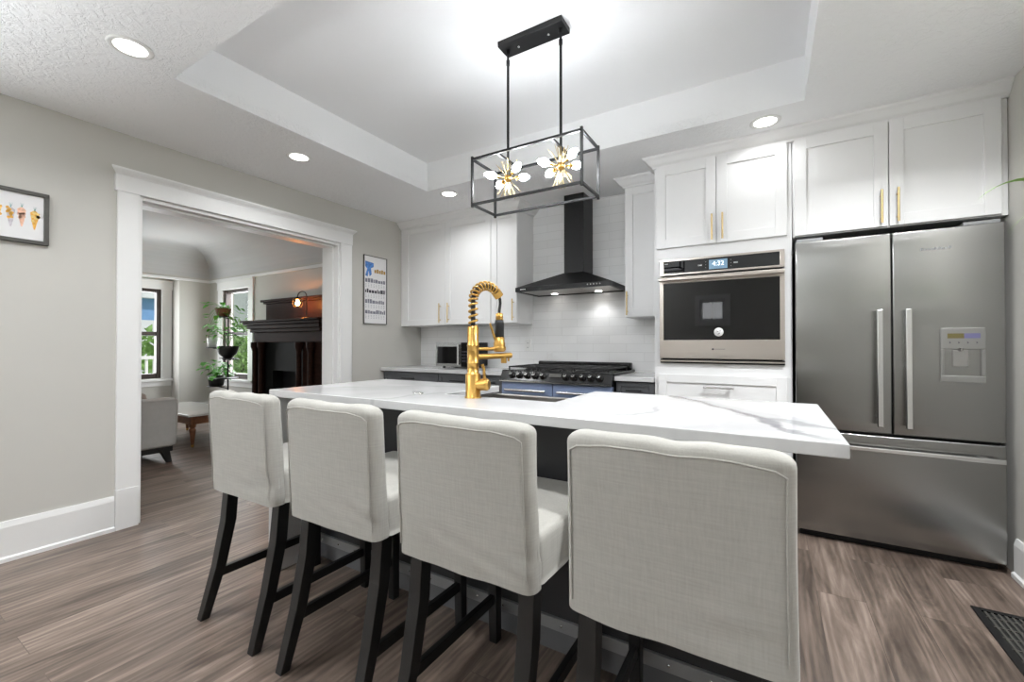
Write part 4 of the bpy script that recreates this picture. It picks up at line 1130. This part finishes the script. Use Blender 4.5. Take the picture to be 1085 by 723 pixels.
for x in RXS:
    mb = MB(); mb.tube([(x, 1.90, ZT - 0.028), (x, 1.90, ZT - 0.05)], 0.010, 10); mb.tube([(x, 1.90, ZT - 0.045), (x, 1.90, ZT - 0.085)], 0.006, 8); mb.tube([(x, 1.90, ZT - 0.08), (x, 1.90, HZ_ + 0.02)], 0.0068, 10)
    mb.tube([(x, 1.90, ZT - 0.105), (x, 1.90, ZT - 0.08)], 0.0095, 10)
    mb.build('rod', M['black_metal'], pd)
    hub = MB().lathe((x, 1.90, HZ_), [(0.0, 0.018), (0.012, 0.016), (0.018, 0.008), (0.020, 0.0), (0.018, -0.008), (0.012, -0.016), (0.0, -0.018)], 18).build('starburst', M['brass'], pd)
    for k in range(34):
        up = 1 if k % 2 else -1
        a = 2 * math.pi * k / 34 * 5.3; tilt = R(rnd.uniform(8, 46)); ln_ = rnd.uniform(0.085, 0.112)
        d = Vector((math.sin(tilt) * math.cos(a), math.sin(tilt) * math.sin(a), up * math.cos(tilt)))
        MB().tube([Vector((x, 1.90, HZ_)) + d * 0.010, Vector((x, 1.90, HZ_)) + d * ln_], 0.0012, 5).build('spike', M['pale_brass'], hub)
    for (dx, dy, dz) in ((0.06, 0.10, 0.03), (0.10, -0.06, 0.03), (-0.06, -0.10, -0.0), (-0.10, 0.06, -0.0)):
        d = Vector((dx, dy, dz)).normalized(); h = Vector((x, 1.90, HZ_))
        arm = MB().tube([h + d * 0.012, h + d * 0.062], 0.004, 8); arm.tube([h + d * 0.050, h + d * 0.072], 0.010, 12)
        arm = arm.build('arm', M['brass'], hub)
        MB().lathe(h + d * 0.066, [(0.008, 0.0), (0.013, 0.008), (0.0185, 0.022), (0.019, 0.032), (0.015, 0.048), (0.008, 0.062), (0.0, 0.070)], 14, d).build('bulb', M['bulb'], hub)

# ------------------------------------------------------------------ wall art and calendar
pf = thing('framed_picture', 'watercolour of a row of decorated carrots in a thin dark frame', 'picture', (XL, 0.43, 1.69))
x_ = XL + 0.001
mb = MB(); a, b, z0, z1, fw = 0.13, 0.722, 1.688, 1.972, 0.020
mb.box(x_, x_ + 0.022, a, b, z1 - fw, z1); mb.box(x_, x_ + 0.022, a, b, z0, z0 + fw); mb.box(x_, x_ + 0.022, a, a + fw, z0 + fw, z1 - fw); mb.box(x_, x_ + 0.022, b - fw, b, z0 + fw, z1 - fw)
mb.build('frame', M['frame_grey'], pf, 0.002)
MB().box(x_, x_ + 0.010, a + fw, b - fw, z0 + fw, z1 - fw).build('print', M['paper'], pf)
rnd = random.Random(3)
def blob(mbb, y, z, ry, rz, k=14):
    vs = [(x_ + 0.0108, y, z)] + [(x_ + 0.0108, y + ry * math.cos(2 * math.pi * i / k) * rnd.uniform(0.75, 1.15), z + rz * math.sin(2 * math.pi * i / k) * rnd.uniform(0.75, 1.15)) for i in range(k)]
    mbb.add(vs, [(0, i + 1, (i + 1) % k + 1) for i in range(k)])
cols = ['orange_wash', 'peach_wash', 'grey_wash', 'orange_wash', 'grey_wash', 'peach_wash', 'yellow_wash']
for i in range(9):
    y = 0.668 - i * 0.0435 - (0.004 if i % 2 else 0); zt_ = 1.866 if i % 2 == 0 else 1.874
    m1 = MB()
    k = 10; top = []; bot = []
    pts = [(y + dy * rnd.uniform(0.85, 1.15), zt_ + dz) for dy, dz in ((-0.004, 0.004), (-0.017, -0.008), (-0.014, -0.035), (-0.009, -0.065), (-0.003, -0.098), (0.002, -0.100), (0.009, -0.066), (0.014, -0.034), (0.017, -0.01), (0.004, 0.004))]
    m1.add([(x_ + 0.0104, p[0], p[1]) for p in pts], [tuple(range(len(pts)))])
    ca = m1.build('carrot', M[('orange_wash', 'peach_wash', 'grey_wash', 'yellow_wash')[i % 4]], pf)
    m2 = MB()
    for q in range(8): blob(m2, y + rnd.uniform(-0.014, 0.014), zt_ - rnd.uniform(-0.002, 0.062), 0.0075, 0.008)
    m2.build('flower', M[('orange_wash', 'yellow_wash', 'peach_wash', 'orange_wash')[(i + 1) % 4]], ca)
    m3 = MB()
    for q in (-0.005, 0.001, 0.006): m3.add([(x_ + 0.0106, y - 0.0015, zt_ + 0.002), (x_ + 0.0106, y + 0.0015, zt_ + 0.002), (x_ + 0.0106, y + q * 1.2 + 0.001, zt_ + 0.030)], [(0, 1, 2)])
    m3.build('leaves', M['teal_wash'], ca)
cl = thing('wall_calendar', 'tall narrow calendar poster in a thin frame beside the wall cabinets', 'calendar', (XL, 3.04, 1.345))
ca0, ca1, cz0, cz1 = 2.889, 3.188, 1.347, 2.035
MB().box(x_, x_ + 0.008, ca0 + 0.004, ca1 - 0.004, cz0 + 0.004, cz1 - 0.004).build('sheet', M['paper'], cl)
mb = MB(); mb.box(x_, x_ + 0.014, ca0, ca0 + 0.006, cz0, cz1); mb.box(x_, x_ + 0.014, ca1 - 0.006, ca1, cz0, cz1); mb.box(x_, x_ + 0.014, ca0, ca1, cz0, cz0 + 0.006); mb.box(x_, x_ + 0.014, ca0, ca1, cz1 - 0.006, cz1)
mb.build('frame', M['frame_grey'], cl)
xp = x_ + 0.0085
mb = MB(); mb.add([(xp, ca0 + 0.02, 1.975), (xp, ca0 + 0.125, 1.965), (xp, ca0 + 0.125, 1.925), (xp, ca0 + 0.09, 1.91), (xp, ca0 + 0.10, 1.85), (xp, ca0 + 0.075, 1.825), (xp, ca0 + 0.06, 1.88), (xp, ca0 + 0.05, 1.82), (xp, ca0 + 0.02, 1.83), (xp, ca0 + 0.045, 1.90), (xp, ca0 + 0.02, 1.92)], [tuple(range(11))])
mb.build('header_picture', M['blue_print'], cl)
mb = MB()
for i in range(5): mb.box(xp - 0.0005, xp, ca0 + 0.135 + i * 0.030, ca0 + 0.159 + i * 0.030, 1.868, 1.900 + (0.008 if i in (1, 3) else 0))
mb.build('title', M['gold_print'], cl)
rnd = random.Random(5)
for zrow in (1.765, 1.660, 1.555, 1.450):
    m1 = MB(); m2 = MB(); y = ca0 + 0.02
    while y < ca1 - 0.035:
        w_ = rnd.uniform(0.014, 0.034); m1.box(xp - 0.0005, xp, y, y + w_, zrow, zrow + rnd.uniform(0.026, 0.042)); y += w_ + 0.006
    for r_ in range(3):
        for cI in range(8): m2.box(xp - 0.0005, xp, ca0 + 0.024 + cI * 0.033, ca0 + 0.036 + cI * 0.033, zrow - 0.018 - r_ * 0.014, zrow - 0.014 - r_ * 0.014)
    rw = m1.build('month_row', M['ink'] if zrow in (1.66,) else M['grey_print'], cl); m2.build('date_print', M['grey_print'], rw)

# ------------------------------------------------------------------ floor vent
vt = thing('floor_vent', 'dark metal floor register set in the planks beside the right wall', 'vent', (0.87, 2.37, 0))
vx0, vx1, vy0, vy1 = 0.742, 1.000, 2.09, 2.637
mb = MB(); f_ = 0.026
mb.box(vx0, vx0 + f_, vy0, vy1, 0, 0.006); mb.box(vx1 - f_, vx1, vy0, vy1, 0, 0.006); mb.box(vx0 + f_, vx1 - f_, vy0, vy0 + f_, 0, 0.006); mb.box(vx0 + f_, vx1 - f_, vy1 - f_, vy1, 0, 0.006)
mb.build('frame', M['black_metal'], vt, 0.001)
MB().box(vx0 + f_, vx1 - f_, vy0 + f_, vy1 - f_, 0.0002, 0.001).build('duct_opening', M['rubber'], vt)
mb = MB()
for i in range(10): x = vx0 + f_ + 0.008 + i * 0.0205; mb.box(x, x + 0.008, vy0 + f_, vy1 - f_, 0.001, 0.005)
for i in range(6): y = vy0 + f_ + 0.07 + i * 0.075; mb.box(vx0 + f_, vx1 - f_, y, y + 0.008, 0.001, 0.0045)
mb.build('grille', M['frame_grey'], vt)

# ------------------------------------------------------------------ spider plant hanging at the right wall
hp_ = thing('hanging_plant', 'grassy leaved hanging plant by the right wall, only leaf tips in view', 'plant', (0.90, 2.02, 1.30))
pc = Vector((0.90, 2.02, 1.46))
MB().lathe((pc.x, pc.y, 1.30), [(0.0, 0.0), (0.06, 0.0), (0.085, 0.09), (0.095, 0.14), (0.088, 0.14), (0.08, 0.12), (0, 0.12)], 24).build('pot', M['pot_white'], hp_)
mb = MB()
for a in (0, 120, 240): mb.tube([(pc.x + 0.09 * math.cos(R(a)), pc.y + 0.09 * math.sin(R(a)), 1.435), (pc.x, pc.y, 1.98)], 0.0015, 5)
mb.tube([(pc.x, pc.y, 1.98), (XR, pc.y, 1.99)], 0.005, 8)
mb.build('hanger', M['black_metal'], hp_)
mb = MB(); rnd = random.Random(9)
def blade(mbb, p0, p1, p2, w_):
    pts = [p0 * (1 - t) ** 2 + p1 * 2 * t * (1 - t) + p2 * t * t for t in [i / 14 for i in range(15)]]
    vs = []; fs = []
    for i, p in enumerate(pts):
        t = i / 14; d = (pts[min(14, i + 1)] - pts[max(0, i - 1)]).normalized(); s_ = d.cross(Vector((0, 0, 1))).normalized()
        ww = w_ * min(1, (1 - t) * 2.2 + 0.04); vs += [p - s_ * ww, p + Vector((0, 0, -ww * 0.35)), p + s_ * ww]
        if i: k = 3 * i; fs += [(k - 3, k - 2, k + 1, k), (k - 2, k - 1, k + 2, k + 1)]
    mbb.add(vs, fs, True)
def lft(p): return Vector(p)
blade(mb, lft((0.88, 2.0, 1.44)), lft((0.72, 1.97, 1.76)), lft((0.575, 1.95, 1.607)), 0.018)
blade(mb, lft((0.89, 2.0, 1.44)), lft((0.74, 1.94, 1.66)), lft((0.640, 1.95, 1.49)), 0.005)
for i in range(16):
    a = rnd.uniform(-1.3, 1.9); r_ = rnd.uniform(0.10, 0.22)
    q = Vector((pc.x + min(0.11, r_ * math.cos(a)), pc.y + r_ * math.sin(a) * 0.8, pc.z + rnd.uniform(-0.05, 0.12)))
    blade(mb, Vector((pc.x, pc.y, 1.43)), Vector((pc.x + (q.x - pc.x) * 0.4, pc.y + (q.y - pc.y) * 0.4, pc.z + 0.22)), q, 0.005)
mb.build('foliage', M['blade'], hp_)

# ------------------------------------------------------------------ living room furniture
# fireplace mantel
fp_ = thing('fireplace_mantel', 'dark carved wood fireplace surround with mantel shelf and overmantel', 'fireplace', (-5.27, 3.25, 0))
MX0, MX1 = -6.10, -4.42
mb = MB()
mb.box(MX0 + 0.02, MX1 - 0.02, 3.09, LY - 0.002, 1.395, 1.43); mb.box(MX0, MX1, 3.06, LY - 0.002, 1.43, 1.455)
mb.box(MX0 + 0.06, MX1 - 0.06, 3.12, LY - 0.002, 1.345, 1.395); mb.box(MX0 + 0.09, MX1 - 0.09, 3.15, LY - 0.002, 1.30, 1.345)
mb.build('mantel_shelf', M['dark_wood'], fp_, 0.006)
MB().box(MX0 + 0.11, MX1 - 0.11, 3.19, LY - 0.002, 1.17, 1.30).build('frieze', M['dark_wood'], fp_, 0.003)
for (a, b) in ((MX0 + 0.11, -5.80), (-4.93, MX1 - 0.11)):
    MB().box(a, b, 3.21, LY - 0.03, 0.0, 1.17).build('pilaster', M['dark_wood'], fp_, 0.004)
for x in (-5.93, -5.78, -4.95, -4.72):
    MB().lathe((x, 3.175, 0.0), [(0.052, 0), (0.052, 0.10), (0.040, 0.12), (0.034, 0.16), (0.032, 1.05), (0.040, 1.08), (0.050, 1.11), (0.050, 1.17)], 18).build('column', M['dark_wood'], fp_)
mb = MB(); mb.box(-5.80, -5.62, 3.24, LY - 0.03, 0.0, 1.17); mb.box(-5.11, -4.93, 3.24, LY - 0.03, 0, 1.17); mb.box(-5.62, -5.11, 3.24, LY - 0.03, 0.80, 1.17)
mb.build('tile_surround', M['tile_dark'], fp_)
MB().box(-5.62, -5.11, 3.38, LY - 0.03, 0.0, 0.80).build('firebox', M['black_metal'], fp_)
mb = MB(); mb.box(MX0 + 0.08, MX1 - 0.08, 3.37, LY - 0.002, 1.456, 1.70); mb.box(MX0 + 0.05, MX1 - 0.05, 3.345, LY - 0.002, 1.70, 1.725); mb.box(MX0 + 0.02, MX1 - 0.02, 3.32, LY - 0.002, 1.725, 1.755)
mb.build('overmantel', M['dark_wood'], fp_, 0.004)
for x in (-4.63,): MB().box(x - 0.06, x + 0.06, 3.335, 3.37, 1.456, 1.70).build('end_block', M['dark_wood'], fp_, 0.003)
MB().box(MX0 + 0.05, MX1 - 0.05, 2.75, 3.12, 0.0, 0.012).build('hearth', M['tile_dark'], fp_)
# mantel lamp
ml = thing('mantel_lamp', 'small black lamp with glowing glass lantern on the fireplace mantel', 'lamp', (-4.90, 3.22, 1.456))
mb = MB().lathe((-4.87, 3.22, 1.456), [(0.0, 0.0), (0.06, 0.0), (0.06, 0.012), (0.012, 0.020), (0.0, 0.021)], 20); mb.build('base', M['black_metal'], ml)
hk = [(-4.87, 3.22, 1.47), (-4.87, 3.22, 1.74)] + [(-4.87 - 0.075 + 0.075 * math.cos(R(a)), 3.22 - 0.02 * a / 180, 1.74 + 0.055 * math.sin(R(a))) for a in range(15, 181, 15)] + [(-5.02, 3.20, 1.72)]
MB().tube(hk, 0.006, 8).build('stem', M['black_metal'], ml)
mb = MB()
lc = Vector((-5.02, 3.20, 1.655))
mb.lathe(lc, [(0.012, 0.075), (0.05, 0.058), (0.052, 0.050)], 12)
for a in range(0, 360, 60): mb.tube([lc + Vector((0.05 * math.cos(R(a)), 0.05 * math.sin(R(a)), 0.052)), lc + Vector((0.055 * math.cos(R(a)), 0.055 * math.sin(R(a)), -0.02)), lc + Vector((0.03 * math.cos(R(a)), 0.03 * math.sin(R(a)), -0.06))], 0.0025, 5)
mb.build('cage', M['black_metal'], ml)
MB().lathe(lc, [(0.010, 0.04), (0.014, 0.03), (0.026, 0.0), (0.022, -0.022), (0.0, -0.034)], 14).build('bulb', M['warm_bulb'], ml)

# plant stand
ps = thing('plant_stand', 'black metal tiered plant stand in front of the fireplace-side window', 'plant stand', (-6.5, 3.08, 0))
mb = MB()
mb.tube([(-6.47, 3.10, 0.0), (-6.47, 3.10, 1.52)], 0.011, 8)
mb.build('post', M['black_metal'], ps)
mb = MB()
for a in (30, 150, 270): mb.tube([(-6.47, 3.10, 0.05), (-6.47 + 0.22 * math.cos(R(a)), 3.10 + 0.22 * math.sin(R(a)), 0.0)], 0.010, 8)
mb.build('feet', M['black_metal'], ps)
def tier(x, y, z, r):
    mb = MB(); mb.lathe((x, y, z), [(0.0, 0.0), (r, 0.0), (r, 0.010), (0.0, 0.010)], 24); mb.tube([(-6.47, 3.10, z - 0.02), (x, y, z)], 0.008, 8)
    return mb.build('tier', M['black_metal'], ps)
tier(-6.80, 3.06, 1.09, 0.085); tier(-6.31, 3.02, 0.95, 0.10); tier(-6.10, 2.96, 0.94, 0.10); tier(-6.70, 3.06, 0.55, 0.11); tier(-6.30, 3.00, 0.68, 0.14); tier(-6.52, 3.06, 1.52, 0.10)

def pothos(mbb, base, n, spread, up, drop, size, rnd):
    for i in range(n):
        a = rnd.uniform(0, 2 * math.pi); r_ = spread * math.sqrt(rnd.uniform(0.05, 1))
        tip = Vector(base) + Vector((r_ * math.cos(a), r_ * math.sin(a), rnd.uniform(-drop, up)))
        mid = Vector(base) + Vector((r_ * 0.4 * math.cos(a), r_ * 0.4 * math.sin(a), up * 0.8))
        pts = [Vector(base) * (1 - t) ** 2 + mid * 2 * t * (1 - t) + tip * t * t for t in (0, 0.25, 0.5, 0.75, 1)]
        mbb.tube(pts, 0.002, 4, False)
        d = Vector((math.cos(a + rnd.uniform(-0.6, 0.6)), math.sin(a + rnd.uniform(-0.6, 0.6)), rnd.uniform(-0.9, 0.1))).normalized()
        s_ = d.cross(Vector((0, 0, 1))).normalized(); nn = s_.cross(d); L_ = size * rnd.uniform(0.7, 1.25)
        out = [tip, tip + d * L_ * 0.15 + s_ * L_ * 0.36 + nn * 0.012, tip + d * L_ * 0.5 + s_ * L_ * 0.34 + nn * 0.008, tip + d * L_, tip + d * L_ * 0.5 - s_ * L_ * 0.34 + nn * 0.008, tip + d * L_ * 0.15 - s_ * L_ * 0.36 + nn * 0.012]
        c0 = tip + d * L_ * 0.45 - nn * 0.004
        mbb.add(out + [c0], [(6, i_, (i_ + 1) % 6) for i_ in range(6)], True)
rnd = random.Random(21)
def potted(label, x, y, z, prof, pm, n, spread, up, drop, size):
    t = thing('potted_plant', label, 'plant', (x, y, z))
    MB().lathe((x, y, z), prof, 22).build('pot', M[pm], t)
    h = prof[-2][1]
    MB().lathe((x, y, z), [(0, h - 0.02), (prof[-2][0] * 0.95, h - 0.02)], 18).build('soil', M['soil'], t)
    mb = MB(); pothos(mb, (x, y, z + h - 0.02), n, spread, up, drop, size, rnd); mb.build('foliage', M['leaf'], t)
potted('leafy trailing pothos in a brown pot on the top tier of the plant stand', -6.52, 3.06, 1.53, [(0.0, 0.0), (0.07, 0.0), (0.09, 0.06), (0.10, 0.11), (0.092, 0.11), (0.085, 0.09)], 'terracotta', 46, 0.22, 0.12, 0.32, 0.09)
potted('small plant with bare sprigs in a white pot on the left tier of the stand', -6.80, 3.06, 1.10, [(0.0, 0.0), (0.062, 0.0), (0.072, 0.08), (0.074, 0.135), (0.068, 0.135), (0.064, 0.11)], 'pot_white', 4, 0.10, 0.08, 0.05, 0.035)
potted('green plant in a wide black bowl on the middle of the plant stand', -6.31, 3.02, 0.96, [(0.0, 0.0), (0.05, 0.0), (0.10, 0.05), (0.125, 0.12), (0.128, 0.16), (0.12, 0.16), (0.11, 0.14)], 'pot_black', 16, 0.15, 0.30, 0.0, 0.085)
potted('bright green bushy plant in a black pot on the low tier of the stand', -6.70, 3.06, 0.56, [(0.0, 0.0), (0.085, 0.0), (0.10, 0.10), (0.103, 0.14), (0.096, 0.14), (0.09, 0.12)], 'pot_black', 46, 0.18, 0.24, 0.02, 0.09)

# armchair seen through the doorway (faces the fireplace wall)
ac = thing('armchair', 'grey upholstered armchair with dark tapered feet beyond the doorway', 'armchair', (-5.4, 1.5, 0))
def arm_fn(p):
    vz = (p.z + 0.235) / 0.47
    return (p.x, p.y - 0.02 * (1 - vz) ** 2 * (1 if p.y > 0 else 0) - 0.015 * max(0, vz - 0.9) * 10 * (1 if p.y > 0.3 else 0), p.z)
MB().rbox((-5.06, 1.47, 0.385), (0.14, 0.96, 0.47), 0.03, (4, 12, 10), arm_fn).build('arm', M['chair_fab'], ac)
MB().rbox((-5.80, 1.47, 0.385), (0.14, 0.96, 0.47), 0.03, (4, 12, 10), arm_fn).build('arm', M['chair_fab'], ac)
MB().rbox((-5.43, 1.06, 0.39), (0.60, 0.16, 0.46), 0.04, (8, 4, 10)).build('backrest', M['chair_fab'], ac)
MB().rbox((-5.43, 1.50, 0.36), (0.592, 0.70, 0.18), 0.04, (8, 8, 4)).build('seat_cushion', M['chair_fab'], ac)
MB().box(-5.84, -5.02, 1.01, 1.91, 0.10, 0.16).build('base_rail', M['leg'], ac, 0.004)
MB().tube([(-4.988, 1.00, 0.60), (-4.988, 1.91, 0.60), (-4.988, 1.93, 0.58), (-4.988, 1.92, 0.17)], 0.004, 6).build('piping', M['chair_fab'], ac)
for sx, x in ((1, -5.03), (-1, -5.83)):
    for sy, y in ((1, 1.86), (-1, 1.04)):
        secs = []
        for z, w_, o_ in ((0.15, 0.034, -0.02), (0.0, 0.018, 0.02)):
            xx, yy = x + sx * o_ * 0.4, y + sy * o_
            secs.append([(xx - w_, yy - w_ * 1.4, z), (xx + w_, yy - w_ * 1.4, z), (xx + w_, yy + w_ * 1.0, z), (xx - w_, yy + w_ * 1.0, z)])
        MB().loft(secs).build('leg', M['leg'], ac, 0.003)
# wooden bench / coffee table
ct = thing('coffee_table', 'low coffee table with pale top and turned walnut legs in the living room', 'table', (-6.05, 2.5, 0))
MB().box(-6.72, -5.42, 2.20, 2.76, 0.345, 0.37).build('tabletop', M['table_pale'], ct, 0.005)
mb = MB(); mb.box(-6.68, -5.46, 2.24, 2.265, 0.255, 0.345); mb.box(-6.68, -5.46, 2.695, 2.72, 0.255, 0.345); mb.box(-6.68, -6.655, 2.265, 2.695, 0.255, 0.345); mb.box(-5.485, -5.46, 2.265, 2.695, 0.255, 0.345)
mb.build('apron', M['bench_wood'], ct, 0.003)
for x in (-5.49, -6.65):
    for y in (2.27, 2.69):
        lg = MB().lathe((x, y, 0.0), [(0.012, 0.0), (0.016, 0.03), (0.022, 0.10), (0.032, 0.185), (0.034, 0.20), (0.022, 0.215), (0.034, 0.225), (0.034, 0.345)], 14).build('leg', M['bench_wood'], ct)
        MB().lathe((x, y, 0.0), [(0.0, 0.0), (0.013, 0.0), (0.0165, 0.028), (0.0155, 0.03)], 12).build('brass_tip', M['brass'], lg)
